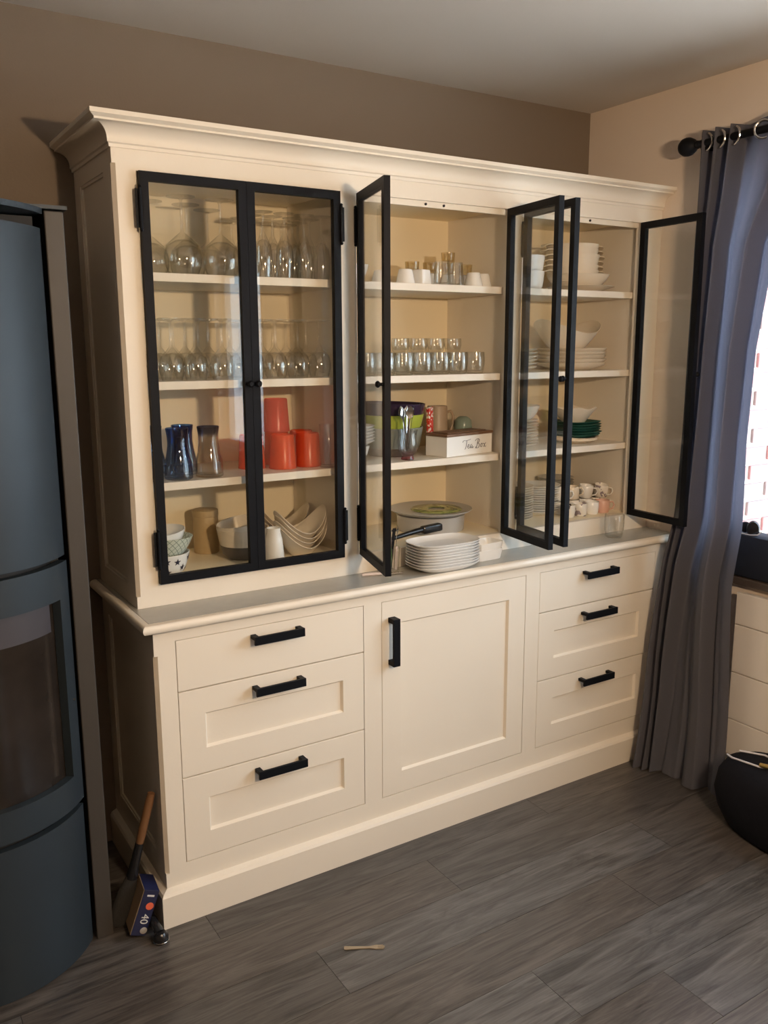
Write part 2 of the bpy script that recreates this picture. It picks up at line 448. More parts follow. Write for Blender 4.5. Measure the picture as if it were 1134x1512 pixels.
# window frames with panes
def window(i, y0, y1, z0, z1):
    w = thing('window_%d' % i, ['white framed window beside the grey curtain', 'white framed window further along the right wall'][i - 1], 'window', (XW, (y0 + y1) / 2, z0))
    w['kind'] = 'structure'
    oy, oz = (y0 + y1) / 2, z0
    X0, X1 = .07, .12
    fw = .055
    lst = [(X0, X1, y0 - oy, y1 - oy, 0, fw), (X0, X1, y0 - oy, y1 - oy, z1 - oz - fw, z1 - oz),
           (X0, X1, y0 - oy, y0 - oy + fw, fw, z1 - oz - fw), (X0, X1, y1 - oy - fw, y1 - oy, fw, z1 - oz - fw),
           (X0, X1, -.04, .04, fw, z1 - oz - fw)]
    link('window_frame', boxes(lst, 'window_frame'), M['white_frame'], w)
    for a, b in ((y0 - oy + fw, -.04), (.04, y1 - oy - fw)):
        link('pane', boxm(.093, .097, a, b, fw, z1 - oz - fw), M['window_pane'], w)
for i, w in enumerate(WIN): window(i + 1, *w)
tag(link('window_sill', boxm(XW - .035, XW + .069, WIN[0][0] - .03, WIN[0][1] + .03, .772, .7995, .003), M['sill']), 'dark stone window sill above the radiator', 'sill', kind='structure')
for i, (y0, y1, z0, z1) in enumerate(WIN):      # sampling portals for the daylight, they emit nothing
    ld = bpy.data.lights.new('daylight_portal', 'AREA'); ld.shape = 'RECTANGLE'; ld.size = z1 - z0; ld.size_y = y1 - y0
    ld.cycles.is_portal = True
    lo = bpy.data.objects.new('daylight_portal', ld); COL.objects.link(lo)
    lo.location = (XW + T + .02, (y0 + y1) / 2, (z0 + z1) / 2); lo.rotation_euler = (0, PI / 2, 0)

# outside: paving and a brick return wall seen through the window
tag(link('ground', boxm(XW + T, 14, -14, 6, -.25, -.12), M['ground']), 'pale paved ground outside the window', 'ground', kind='structure')
bw = tag(link('wall_exterior', boxm(2.26, 3.35, -0.018, .12, -.12, 2.95), M['mortar']), 'sunlit brick wall outside with pale mortar', 'wall', kind='structure')
bm_ = bmesh.new(); bx(bm_, 0, .205, -.012, 0, 0, .058, .003); brickme = {}
bme = done(bm_, 'brick')
for k in ('brickA', 'brickB'):
    c = bme.copy(); c.materials.append(M[k]); brickme[k] = c
bm_ = bmesh.new(); bx(bm_, 0, .094, -.012, 0, 0, .058, .003); hme = done(bm_, 'brick_half')
hme.materials.append(M['brickA'])
for c in range(28):
    z = .62 + c * .0755
    x = 2.26; n = 0
    if c % 2:
        link('brick', hme, None, bw, (x, -.018, z)); x += .111
    while x + .205 <= 3.35:
        link('brick', brickme['brickB' if random.random() < .28 else 'brickA'], None, bw, (x, -.018, z)); x += .222

# ------------------------------------------------------------------ pendant lamp that lights the room (behind the viewer)
lamp = thing('pendant_lamp', 'black bar pendant lamp with three bare bulbs', 'lamp', (LAMP_POS[0], LAMP_POS[1], ZC), (0, 0, -1.25))
zb = LAMP_POS[2] - ZC
link('ceiling_rose', lathe([(.05, -.025), (.055, -.02), (.055, -.0005)], 20), M['black'], lamp)
link('cord', tubem([(0, 0, -.02), (0, 0, zb + .12)], .004, 8), M['black'], lamp)
link('bar', boxm(-.16, .16, -.02, .02, zb + .10, zb + .125, .004), M['black'], lamp)
for i in range(3):
    x = -.1 + i * .1
    link('socket', lathe([(.012, zb + .10), (.018, zb + .095), (.018, zb + .05), (.014, zb + .048)], 16, off=(x, 0, 0)), M['black'], lamp)
    ld = bpy.data.lights.new('bulb', 'POINT'); ld.energy = LAMP_POWER; ld.color = LAMP_COLOR; ld.shadow_soft_size = .03
    lo = bpy.data.objects.new('bulb', ld); COL.objects.link(lo); lo.parent = lamp; lo.location = (x, 0, zb + .005)

# ------------------------------------------------------------------ base cabinet
base = thing('base_cabinet', 'cream lower cabinet with black handles, six drawers and one door', 'cabinet')
XR = XW - .001; YB = YW - .001
XB = [(.0596, .6553), (.7193, 1.3132), (1.3762, 1.9696)]
ZT, Z12, Z23, ZB, ZP = .8348, .6847, .4286, .1726, .111
def chamfer_post(bm, x1, yb, z0, z1, za, zb_, c=.010):
    bx(bm, 0, x1, 0, yb, z0, za); bx(bm, 0, x1, 0, yb, zb_, z1)
    prism([(c, 0), (x1, 0), (x1, yb), (0, yb), (0, c)], za, zb_, bm)
bm = bmesh.new()
chamfer_post(bm, XB[0][0], .022, .02, .872, .155, .80)
for a, b in ((XB[0][1], XB[1][0]), (XB[1][1], XB[2][0]), (XB[2][1], XR)): bx(bm, a, b, 0, .022, .02, .872)
for a, b in XB:
    bx(bm, a, b, 0, .022, ZT, .872); bx(bm, a, b, 0, .022, .02, ZB)
link('face_frame', done(bm, 'face_frame'), M['cream'], base)
# carcass
link('carcass', boxes([(.012, XR, .46, YB, .02, .868), (.012, XR, .0225, .46, .02, .10), (.66, .71, .0225, .46, .10, .868), (1.32, 1.37, .0225, .46, .10, .868), (1.98, XR, .0225, .46, .10, .868)]), M['cream'], base)
# framed left side
def side_panel(z0, z1, y0, y1, pz0, pz1, py0, py1, xt):
    bm = bmesh.new()
    bx(bm, 0, xt, y0, y1, z0, pz0); bx(bm, 0, xt, y0, y1, pz1, z1)
    bx(bm, 0, xt, y0, py0, pz0, pz1); bx(bm, 0, xt, py1, y1, pz0, pz1)
    bx(bm, .008, xt, py0, py1, pz0, pz1)
    # bead round the sunk panel
    for (a, b, c, d) in ((py0, py1, pz0, pz0 + .008), (py0, py1, pz1 - .008, pz1), (py0, py0 + .008, pz0 + .008, pz1 - .008), (py1 - .008, py1, pz0 + .008, pz1 - .008)):
        bx(bm, .003, .008, a, b, c, d)
    return done(bm, 'side_panel')
link('side_panel', side_panel(.02, .868, .0225, YB, .19, .80, .085, .45, .0115), M['cream'], base)
# plinth with a sloped top, front and left return
bm = bmesh.new()
pr = [(0, 0), (-.0206, 0), (-.0206, .095), (-.016, .103), (0, ZP)]
rows = []
for (sx, sy) in (('a', None), ('b', None), ('c', None)):
    ring = []
    for o, z in pr:
        if sx == 'a': ring.append(bm.verts.new((o, YB, z)))
        elif sx == 'b': ring.append(bm.verts.new((o, o, z)))
        else: ring.append(bm.verts.new((XR, o, z)))
    rows.append(ring)
for a, b in zip(rows[:-1], rows[1:]):
    for i in range(len(pr)): bm.faces.new((a[i], a[(i + 1) % len(pr)], b[(i + 1) % len(pr)], b[i]))
bm.faces.new(rows[0]); bm.faces.new(rows[-1][::-1])
link('plinth', done(bm, 'plinth'), M['cream'], base)

def front_panel(w, h, shaker=True, fw=.074, t=.02, rec=.009, bev=.006):
    """inset front, local origin lower left, face at y=0"""
    bm = bmesh.new()
    if not shaker: return done(bx(bm, 0, w, 0, t, 0, h, .0012), 'front')
    def ringv(x0, x1, z0, z1, y): return [bm.verts.new(v) for v in ((x0, y, z0), (x1, y, z0), (x1, y, z1), (x0, y, z1))]
    bk = ringv(0, w, 0, h, t); a = ringv(0, w, 0, h, .001); a2 = ringv(.001, w - .001, .001, h - .001, 0)
    b = ringv(fw, w - fw, fw, h - fw, 0); c = ringv(fw + bev, w - fw - bev, fw + bev, h - fw - bev, rec)
    bm.faces.new(bk[::-1])
    for p, q in ((bk, a), (a, a2), (a2, b), (b, c)):
        for i in range(4): bm.faces.new((p[i], p[(i + 1) % 4], q[(i + 1) % 4], q[i]))
    bm.faces.new(c)
    return done(bm, 'front')
def handle_mesh(L, vertical=False):
    bm = bmesh.new()
    bx(bm, -L / 2, L / 2, -.034, -.026, -.0125, .0125, .0012)
    for s in (-1, 1): bx(bm, s * (L / 2 - .008) - .008, s * (L / 2 - .008) + .008, -.027, 0, .001, .0115, .001) if not vertical else bx(bm, s * (L / 2 - .008) - .008, s * (L / 2 - .008) + .008, -.027, 0, -.012, .012, .001)
    if vertical: bmesh.ops.rotate(bm, verts=bm.verts, cent=(0, 0, 0), matrix=Matrix.Rotation(PI / 2, 3, 'Y'))
    return done(bm, 'handle')
HM = handle_mesh(.158); HMV = handle_mesh(.155, True)
g = .0018
for ci, (a, b) in enumerate((XB[0], XB[2])):
    for di, (z0, z1) in enumerate(((Z12, ZT), (Z23, Z12), (ZB, Z23))):
        w, h = b - a - 2 * g, z1 - z0 - 2 * g
        d = link('drawer', front_panel(w, h, di > 0), M['cream'], base, (a + g, 0, z0 + g))
        link('handle', HM, M['black'], d, ((.358 if ci == 0 else 1.661) - a - g, 0, (h - .0375) if di else .113))
        # drawer box behind the front
        link('drawer_box', boxm(.02, w - .02, .0215, .43, .02, h - .02), M['cream'], d)
w, h = XB[1][1] - XB[1][0] - 2 * g, ZT - ZB - 2 * g
d = link('door', front_panel(w, h), M['cream'], base, (XB[1][0] + g, 0, ZB + g))
link('handle', HMV, M['black'], d, (.043 - .008, 0, .702 - ZB))

# ------------------------------------------------------------------ worktop
wt = thing('worktop', 'long grey worktop with rounded cream front edge', 'worktop')
ZW = .90
link('slab', boxm(-.014, XR, -.016, YB, .873, ZW), M['worktop'], wt)
prn = [(-.0145, ZW - .0005), (-.020, ZW + .0005)]
for i in range(9):
    a = PI / 2 + PI * i / 8
    prn.append((-.022 + .014 * math.cos(a), .886 + .014 * math.sin(a)))
prn += [(-.0145, .872)]
bm = bmesh.new(); rows = []
for kx in 'abc':
    ring = []
    for o, z in prn:
        ring.append(bm.verts.new((o, YB, z) if kx == 'a' else ((o, o - .002, z) if kx == 'b' else (XR, o - .002, z))))
    rows.append(ring)
for a, b in zip(rows[:-1], rows[1:]):
    for i in range(len(prn)): bm.faces.new((a[i], a[(i + 1) % len(prn)], b[(i + 1) % len(prn)], b[i]))
bm.faces.new(rows[0]); bm.faces.new(rows[-1][::-1])
tag(link('edge_moulding', done(bm, 'edge', True, .5), M['cream'], wt), 'rounded cream edge moulding')

# ------------------------------------------------------------------ upper cabinet
UY = .1253
up = thing('display_cabinet', 'cream upper cabinet with shelves and six black framed glass doors', 'cabinet', (0, 0, ZW))
def U(o): return o
Z0 = ZW          # parts of the upper cabinet are written in room height and lowered by the parent
def upart(name, me, m):
    o = link(name, me, m, up, (0, 0, -Z0)); return o
OP = [(.0621, .6537), (.7150, 1.3050), (1.3660, 1.9400)]
ZDB, ZDT, ZUT = .9638, 2.0616, 2.13
bm = bmesh.new()
b2 = bmesh.new(); chamfer_post(b2, OP[0][0], .022, ZW + .0005, ZUT, .935, 2.075)
for v in b2.verts: v.co.y += UY
tmp = done(b2, 't'); bm.from_mesh(tmp); bpy.data.meshes.remove(tmp)
for a, b in ((OP[0][1], OP[1][0]), (OP[1][1], OP[2][0]), (OP[2][1], XR)): bx(bm, a, b, UY, UY + .022, ZW + .0005, ZUT)
for a, b in OP:
    bx(bm, a, b, UY, UY + .022, ZDT, ZUT); bx(bm, a, b, UY, UY + .022, ZW + .0005, ZDB)
upart('face_frame', done(bm, 'face_frame'), M['cream'])
DV = [(.012, .030), (.673, .695), (1.331, 1.353), (1.962, XR)]
me = side_panel(ZW + .0005, ZUT, UY + .0225, YB, .955, 2.065, .21, .455, .0115)
upart('side_panel', me, M['cream'])
upart('back_panel', boxm(.012, XR, .501, YB, ZW + .0005, ZUT), M['cream_lit'])
for a, b in DV: upart('divider', boxm(a, b, UY + .0225, .5005, ZW + .0005, ZUT - .0005), M['cream'])
upart('deck', boxes([(DV[i][1], DV[i + 1][0], UY + .0225, .5005, .945, ZDB) for i in range(3)]), M['cream_lit'])
upart('top_board', boxes([(DV[i][1], DV[i + 1][0], UY + .0225, .5005, ZDT + .005, ZDT + .025) for i in range(3)]), M['cream_lit'])
SH = [1.813, 1.523, 1.243]
for i in range(3):
    for z in SH:
        upart('shelf', boxm(DV[i][1] + .0005, DV[i + 1][0] - .0005, UY + .030, .5005, z - .023, z, .001), M['cream'])
# stop strips with small round catches
for i, (a, b) in enumerate(OP):
    s = upart('stop_strip', boxm(a, b, UY + .012, UY + .022, ZDT - .018, ZDT - .0002), M['cream'])
    for k, x in enumerate((((a + b) / 2 - .035), ((a + b) / 2 + .035))):
        link('catch', lathe([(.004, -.001), (.004, .003)], 12), M['dark_gap'], s, (x, UY + .0115, ZDT - .009), (PI / 2, 0, 0))
# crown moulding with mitred left return
ZA = 2.112; HB = 2.187
cp = [(0, ZA), (.005, ZA), (.006, ZA + .008), (.010, ZA + .011), (.010, ZA + .016)]
for i in range(9):
    a = PI / 2 * i / 8
    cp.append((.010 + .036 * (1 - math.cos(a)), ZA + .018 + .034 * math.sin(a)))
cp += [(.050, ZA + .052), (.050, ZA + .057), (.056, ZA + .060), (.0615, ZA + .064), (.0615, HB), (0, HB)]
bm = bmesh.new(); rows = []
for kx in 'abc':
    rows.append([bm.verts.new((-o, YB, z) if kx == 'a' else ((-o, UY - o, z) if kx == 'b' else (XR, UY - o, z))) for o, z in cp])
for a, b in zip(rows[:-1], rows[1:]):
    for i in range(len(cp)): bm.faces.new((a[i], a[(i + 1) % len(cp)], b[(i + 1) % len(cp)], b[i]))
bm.faces.new(rows[0]); bm.faces.new(rows[-1][::-1])
upart('crown_moulding', done(bm, 'crown', True, .35), M['cream'])
upart('top_cover', boxm(.0005, XR, UY + .0005, YB, ZUT + .0005, HB - .0005), M['cream'])

# glass doors: local x from the hinge (0) to the free edge (w); front face towards -y
DH = ZDT - ZDB - .004; FT = .018; FB = .0235
def door_meshes(w, s):
    X = lambda a, b: (min(a * s, b * s), max(a * s, b * s))
    fr = bmesh.new()
    for (a, b, z0, z1) in ((0, FB, 0, DH), (w - FB, w, 0, DH), (FB, w - FB, 0, FB), (FB, w - FB, DH - FB, DH)):
        x0, x1 = X(a, b); bx(fr, x0, x1, -FT / 2, FT / 2, z0, z1)
    pn = bmesh.new(); x0, x1 = X(FB - .004, w - FB + .004); bx(pn, x0, x1, -.002, .002, FB - .004, DH - FB + .004)
    return done(fr, 'door_frame'), done(pn, 'pane')
def knob_mesh():
    return lathe([(.0045, 0), (.0045, .008), (.0095, .014), (.0095, .018), (.006, .022)], 16, 'knob', .5)
KN = knob_mesh()
def hinge_mesh():
    bm = bmesh.new()
    tube([(0, 0, -.05), (0, 0, .05)], .0048, 10, bm)
    for z in (-.054, .054): rings([(.0025, z - .004), (.0052, z), (.0025, z + .004)], 10, bm=bm)
    bx(bm, -.011, .011, .002, .0045, -.048, .048)
    return done(bm, 'hinge', True, .6)
HG = hinge_mesh()
def glass_door(hx, s, w, rz, hy=UY - .0125 + .003):
    fr, pn = door_meshes(w, s)
    d = link('door', fr, M['black'], up, (hx, hy, ZDB + .002 - Z0), (0, 0, rz))
    link('pane', pn, M['pane'], d)
    link('knob', KN, M['black'], d, (s * (w - FB / 2), -FT / 2 - .0002, 1.511 - ZDB), (PI / 2, 0, 0))
    for z in (1.965 - ZDB, 1.065 - ZDB): link('hinge', HG, M['black'], d, (-s * .0012, -FT / 2 - .002, z))
    return d
def ang(hx, tip, s, hy=UY - .0095):
    a = math.atan2(tip[1] - hy, tip[0] - hx)
    return a if s > 0 else a - PI
WD = (OP[0][1] - OP[0][0]) / 2 - .0015
glass_door(OP[0][0] + .001, 1, WD, 0); glass_door(OP[0][1] - .001, -1, WD, 0)
WD2 = .291
glass_door(OP[1][0] + .006, 1, WD2, ang(OP[1][0] + .006, (.642, -.160), 1))
glass_door(OP[1][1] - .006, -1, WD2, ang(OP[1][1] - .006, (1.260, -.163), -1))
glass_door(OP[2][0] + .006, 1, WD2 - .004, ang(OP[2][0] + .006, (1.330, -.163), 1))
glass_door(OP[2][1] - .004, -1, WD2 - .004, ang(OP[2][1] - .004, (1.918, -.157), -1))

# ------------------------------------------------------------------ tableware kinds (profiles: outside up, inside down)
def wine_profile(h, rb, rr, rf, hb):
    # inverted: rim on the shelf, bowl above it, stem, foot on top
    return [(rr - .0012, 0), (rr, 0), (rb * .97, hb * .28), (rb, hb * .5), (rb * .86, hb * .78), (rb * .45, hb * .97), (.005, hb + .012), (.0036, hb + .03),
            (.0036, h - .012), (.007, h - .005), (rf, h - .0015), (rf, h), (0.001, h + .001)]
def inner(rb, rr, hb, t=.0016):
    return [(.001, hb * .93), (rb * .4, hb * .9), (rb * .83, hb * .76), (rb - t, hb * .5), (rb * .97 - t, hb * .28), (rr - t, .0005)]
def wine_mesh(h, rb, rr, rf, hb, seg=24):
    bm = rings(wine_profile(h, rb, rr, rf, hb), seg, cap0=False)
    rings(inner(rb, rr, hb), seg, cap0=False, cap1=False, bm=bm)
    me = done(bm, 'wine_glass', True, 1.2); me.materials.append(M['clear']); return me
BIGW = wine_mesh(.212, .053, .040, .040, .105)
SMLW = wine_mesh(.172, .036, .029, .034, .082)
FLUT = wine_mesh(.186, .0265, .0225, .031, .118)
def tumbler_mesh(r0, r1, h, m, t=.002, mid=None, seg=24, foot=.008, inv=False):
    pr = [(r0 * .9, 0), (r0, .003)]
    if mid: pr += mid
    pr += [(r1, h - .001), (r1 - t / 2, h), (r1 - t, h - .001)]
    if mid: pr += [(r - t, z) for r, z in reversed(mid)]
    pr += [(r0 - t, foot + .002), (r0 * .8, foot)]
    if inv: pr = [(r, h - z) for r, z in pr]
    me = lathe(pr, seg, 'tumbler', .8); me.materials.append(m); return me
def bowl_prof(r, h, rb, t=.004, curve=.6):
    o = [(rb * .92, 0), (rb, .002)]
    for i in range(1, 6):
        u = i / 6; o.append((rb + (r - rb) * u ** curve, .002 + (h - .002) * u ** 1.15))
    o += [(r, h), (r - t * .5, h + .001), (r - t, h - .001)]
    for i in range(5, 0, -1):
        u = i / 6; o.append((max(rb + (r - rb) * u ** curve - t, .002), .004 + t + (h - .006 - t) * u ** 1.15))
    o.append((rb * .8, t + .003))
    return o
def plate_prof(r, h=.018, t=.004, rb=None):
    rb = rb or r * .6
    return [(rb * .95, 0), (rb, .001), (rb * 1.05, .004), (r * .96, h - .002), (r, h), (r - .002, h + .0012), (r * .95, h), (rb * 1.02, .004 + t), (rb * .9, .002 + t)]
def place(name, me, m, label, cat, x, y, z, rz=0, group=None, tilt=(0, 0)):
    o = link(name, me, m, None, (x, y, z), (tilt[0], tilt[1], rz))
    return tag(o, label, cat, group)
def grid(name, me, cat, xs, ys, z, fmt, group, jx=.004):
    rown = ['front', 'second', 'third', 'back']
    for r_, y in enumerate(ys):
        for c_, x in enumerate(xs):
            rn = 'front' if r_ == 0 else ('back' if r_ == len(ys) - 1 else rown[r_])
            pos = 'leftmost' if c_ == 0 else ('rightmost' if c_ == len(xs) - 1 else ORD[c_] + ' from the left')
            place(name, me, None, fmt % (rn, pos), cat, x + random.uniform(-jx, jx), y + random.uniform(-jx, jx), z, random.uniform(0, 6), group)
def stack(name, me, m, cat, x, y, z, n, pitch, fmt, group, rz=0, jit=.0015, top=None):
    for i in range(n):
        place(name, me if not (top and i == n - 1) else top, m, fmt % from_top(i, n), cat, x + random.uniform(-jit, jit), y + random.uniform(-jit, jit), z + i * pitch, rz + random.uniform(-.03, .03), group)
e = .0006
# ---- left unit, top shelf
gl = 'large wine glasses on the top shelf'
for (x, y), t in zip(((.160, .35), (.215, .232), (.330, .235), (.275, .36), (.366, .428)),
                     ('back left of the five', 'front left of the five', 'front right of the five', 'behind the two front ones', 'farthest right at the back')):
    place('wine_glass', BIGW, None, 'large round wine glass upside down on top shelf, ' + t, 'wine glass', x, y, SH[0] + e, random.uniform(0, 6), gl)
grid('champagne_flute', FLUT, 'champagne flute', (.447, .515, .583, .638), (.205, .280, .355, .430), SH[0] + e,
     'slim upturned champagne flute on top shelf, %s row, %s', 'champagne flutes on the top shelf')
# ---- left unit, second shelf
grid('wine_glass', SMLW, 'wine glass', (.082, .158, .234, .310), (.215, .305, .395), SH[1] + e,
     'small upturned wine glass, left group on second shelf, %s row, %s', 'small wine glasses on the second shelf')
grid('wine_glass', SMLW, 'wine glass', (.408, .484, .560, .634), (.215, .305, .395), SH[1] + e,
     'small upturned wine glass, right group on second shelf, %s row, %s', 'small wine glasses on the second shelf')
# ---- left unit, third shelf
mid = [(.0405, .02), (.039, .045), (.032, .075), (.0285, .10), (.0295, .125)]
BLU = tumbler_mesh(.040, .0325, .147, M['blue_glass'], .002, mid)
SMO = tumbler_mesh(.040, .0325, .147, M['smoke_glass'], .002, mid)
for x, y, me, t in ((.256, .205, SMO, 'smoky waisted tumbler with dark blue rim, nearest the door meeting edge'),
                    (.163, .205, BLU, 'dark blue waisted tumbler in the front of the third shelf, beside the smoky one'),
                    (.076, .215, BLU, 'dark blue waisted tumbler at the far left of the third shelf'),
                    (.115, .295, BLU, 'dark blue waisted tumbler in the back row, left'),
                    (.208, .290, BLU, 'dark blue waisted tumbler in the back row, right')):
    place('tumbler', me, None, t, 'tumbler', x, y, SH[2] + e, random.uniform(0, 6), 'waisted tumblers on the third shelf')
CUP = lathe([(.0425, 0), (.043, .001), (.0425, .006), (.0365, .102), (.0345, .105), (.0330, .103), (.0350, .098), (.0405, .003)], 28, 'cup', .7)
CUPP = CUP.copy(); CUP.materials.append(M['orange']); CUPP.materials.append(M['pink_plastic'])
for x, y, t in ((.512, .245, 'front row, left'), (.603, .252, 'front row, right'), (.432, .300, 'at the far left of the cups'), (.540, .345, 'back row under the pink one'), (.628, .345, 'back row by the side panel')):
    place('plastic_cup', CUP, None, 'orange plastic cup upside down on third shelf, ' + t, 'cup', x, y, SH[2] + e, 0, 'orange plastic cups')
place('plastic_cup', CUPP, None, 'pink plastic cup upside down on top of the orange cups', 'cup', .540, .345, SH[2] + .1062, 0, 'orange plastic cups')
place('tumbler', tumbler_mesh(.026, .027, .135, M['clear']), None, 'tall clear tumbler right of the orange cups', 'tumbler', .641, .188, SH[2] + e)
# ---- left unit, deck
DZ = ZDB + e
sx, sy = .113, .224
sb = thing('star_bowl', 'white bowl with navy stars at the bottom of a bowl stack', 'bowl', (sx, sy, DZ))
sp_ = bowl_prof(.074, .066, .042, .004, .55)
link('bowl_body', lathe(sp_, 36, 'bowl'), M['porcelain'], sb)
def on_bowl(prof, a, z, off=.0006):
    ps = prof[:8]
    for (r0, z0), (r1, z1) in zip(ps[:-1], ps[1:]):
        if z0 <= z <= z1 and z1 > z0:
            r = r0 + (r1 - r0) * (z - z0) / (z1 - z0); break
    else: r = ps[-1][0]
    return Vector(((r + off) * math.cos(a), (r + off) * math.sin(a), z))
for a, z in ((-1.72, .016), (-1.32, .046), (-.98, .027), (-.62, .052), (-1.78, .050), (-2.15, .033), (-.52, .018), (.1, .04), (-2.7, .02)):
    if z < 0: continue
    bm = bmesh.new(); c = bm.verts.new(on_bowl(sp_, a, z, .0012)); ring = []
    for k in range(10):
        rr = .0115 if k % 2 == 0 else .0046; t = PI / 2 + k * PI / 5
        ring.append(bm.verts.new(on_bowl(sp_, a + rr * math.cos(t) / .064, min(max(z + rr * math.sin(t), .003), .064), .0010)))
    for k in range(10): bm.faces.new((c, ring[k], ring[(k + 1) % 10]))
    link('star', done(bm, 'star'), M['ink'], sb)
place('patterned_bowl', lathe(bowl_prof(.083, .062, .040, .004, .6), 36, 'bowl'), M['mint'], 'mint bowl with dark lattice pattern in the bowl stack', 'bowl', sx, sy, DZ + .052, .3, tilt=(0, .04))
place('white_bowl', lathe(bowl_prof(.073, .055, .036, .004, .6), 36, 'bowl'), M['porcelain'], 'plain white bowl topmost in the stack with the star bowl', 'bowl', sx - .004, sy, DZ + .075, 0, tilt=(.02, -.10))
cn = thing('canister', 'tan cylindrical canister at the back of the bottom compartment', 'canister', (.318, .425, DZ))
link('can_body', lathe([(.039, 0), (.040, .002), (.040, .118), (.039, .119)], 30), M['tan'], cn)
link('lid', lathe([(.0405, .1195), (.0415, .121), (.0415, .138), (.039, .140)], 30), M['tan'], cn)
TB = (.388, .288)
for k, (dz, tl, nm) in enumerate(((0, 0, 'lower'), (.032, .16, 'upper'))):
    b = thing('two_tone_bowl', 'cream bowl with dark base, %s of the nested pair' % nm, 'bowl', (TB[0] + k * .006, TB[1], DZ + dz), (0, -tl, 0), 'two-tone bowls')
    r = .082 - k * .006
    pr = bowl_prof(r, .098 - k * .012, .045, .005, .45)
    link('bowl_body', lathe(pr, 40, 'bowl'), M['cream_china'], b)
    link('dark_base', lathe([(.045, .0005)] + [(p[0] + .0008, p[1]) for p in pr[1:5]] + [(pr[4][0] - .0005, pr[4][1] + .001)], 40), M['grey_dark'], b)
jg = thing('white_pitcher', 'small white tapered pitcher beside the nested bowls', 'pitcher', (.447, .186, DZ))
link('pitcher_body', lathe([(.031, 0), (.032, .002), (.026, .07), (.020, .096), (.0215, .106), (.0195, .106), (.018, .096), (.023, .07), (.027, .01)], 28), M['porcelain'], jg)
link('handle', tubem([(.0, .024, .03), (.0, .042, .045), (.0, .046, .07), (.0, .036, .09), (.0, .019, .094)], .0038, 8), M['porcelain'], jg)
def boat_mesh(a, b, h, w, t=.004, rb=.42):
    pr = [(rb * .95, 0, 0), (rb, .002, 0), (rb + .18, h * .25, .12), (rb + .36, h * .55, .4), (.92, h * .85, .8), (1.0, h, 1), (.985, h + .0015, 1), (.955, h - .002, 1),
          (.86, h * .85, .8), (rb + .28, h * .58, .4), (rb + .1, h * .3, .1), (rb * .8, .006, 0)]
    return lathe(pr, 40, 'boat_bowl', .9, ax=a, ay=b, wave=w, k=2)
BO = boat_mesh(.088, .066, .066, .036)
stack('boat_bowl', BO, M['cream_china'], 'bowl', .562, .232, DZ, 4, .0155, 'cream boat-shaped bowl, %s in the front stack of four', 'cream boat bowls', .05, .003)
stack('boat_bowl', BO, M['cream_china'], 'bowl', .578, .392, DZ, 3, .0155, 'cream boat-shaped bowl, %s in the back stack of three', 'cream boat bowls', -.1, .003)

# ---- middle unit, top shelf
place('white_bowl', lathe(bowl_prof(.062, .055, .030, .004, .55), 32, 'bowl'), M['porcelain'], 'white bowl at the left end of the middle top shelf', 'bowl', .768, .26, SH[0] + e)
ICUP = lathe([(.0315, 0), (.032, .001), (.022, .044), (.019, .046), (.0195, .043), (.029, .003)], 24, 'espresso_cup', .6)
for x, y, t in ((.945, .205, 'alone at the front'), (.895, .275, 'half hidden by the open door frame'), (1.222, .205, 'right of the tall clear tumblers'), (1.286, .235, 'at the far right end'),
                (1.045, .315, 'in the back row under an amber glass, left'), (1.118, .315, 'in the back row under an amber glass, second'),
                (1.195, .315, 'in the back row under two amber glasses'), (1.275, .320, 'in the back row under an amber glass, right')):
    place('espresso_cup', ICUP, M['porcelain'], 'small upturned white cup, ' + t, 'cup', x, y, SH[0] + e, 0, 'white espresso cups')
place('square_cup', lathe([(.0275, 0), (.028, .001), (.023, .047), (.0215, .048), (.021, .046), (.0255, .003)], 32, 'square_cup', .6, p=6.0), M['porcelain'], 'small white square cup upside down on the middle top shelf', 'cup', 1.018, .222, SH[0] + e, .3)
TT = tumbler_mesh(.029, .024, .078, M['facet_glass'], inv=False)
for x, y, t in ((1.096, .212, 'left'), (1.163, .228, 'right')):
    place('tumbler', TT, None, 'tall clear tumbler between white cups, %s of the two' % t, 'tumbler', x, y, SH[0] + e, 0, 'tall tumblers on the middle top shelf')
AM = tumbler_mesh(.0225, .0245, .036, M['amber_glass'])
for x, y, z, t in ((1.045, .315, .0468, 'leftmost of the amber row'), (1.118, .315, .0468, 'second from the left of the amber row'), (1.195, .315, .0468, 'beneath the highest amber glass'),
                   (1.195, .315, .0834, 'highest of all, on another amber glass'), (1.275, .320, .0468, 'rightmost of the amber row')):
    place('amber_glass', AM, None, 'small amber glass on an upturned cup, ' + t, 'glass', x, y, SH[0] + e + z, 0, 'amber glasses')
place('lavender_box', boxm(-.05, .05, -.04, .04, 0, .095, .003), mat('lavender_card', (0.30, 0.29, 0.42), 0.6, 0.06, 12), 'lavender box behind the white bowl on the middle top shelf', 'box', .752, .40, SH[0] + e)
place('lime_box', boxm(-.03, .03, -.04, .04, 0, .115, .003), M['lime'], 'lime green box at the left end of the middle second shelf', 'box', .728, .37, SH[1] + e)
place('blue_box', boxm(-.03, .03, -.04, .04, 0, .05, .003), mat('blue_grey_card', (0.14, 0.18, 0.26), 0.6, 0.06, 12), 'blue grey box on top of the lime box', 'box', .728, .37, SH[1] + e + .1156)
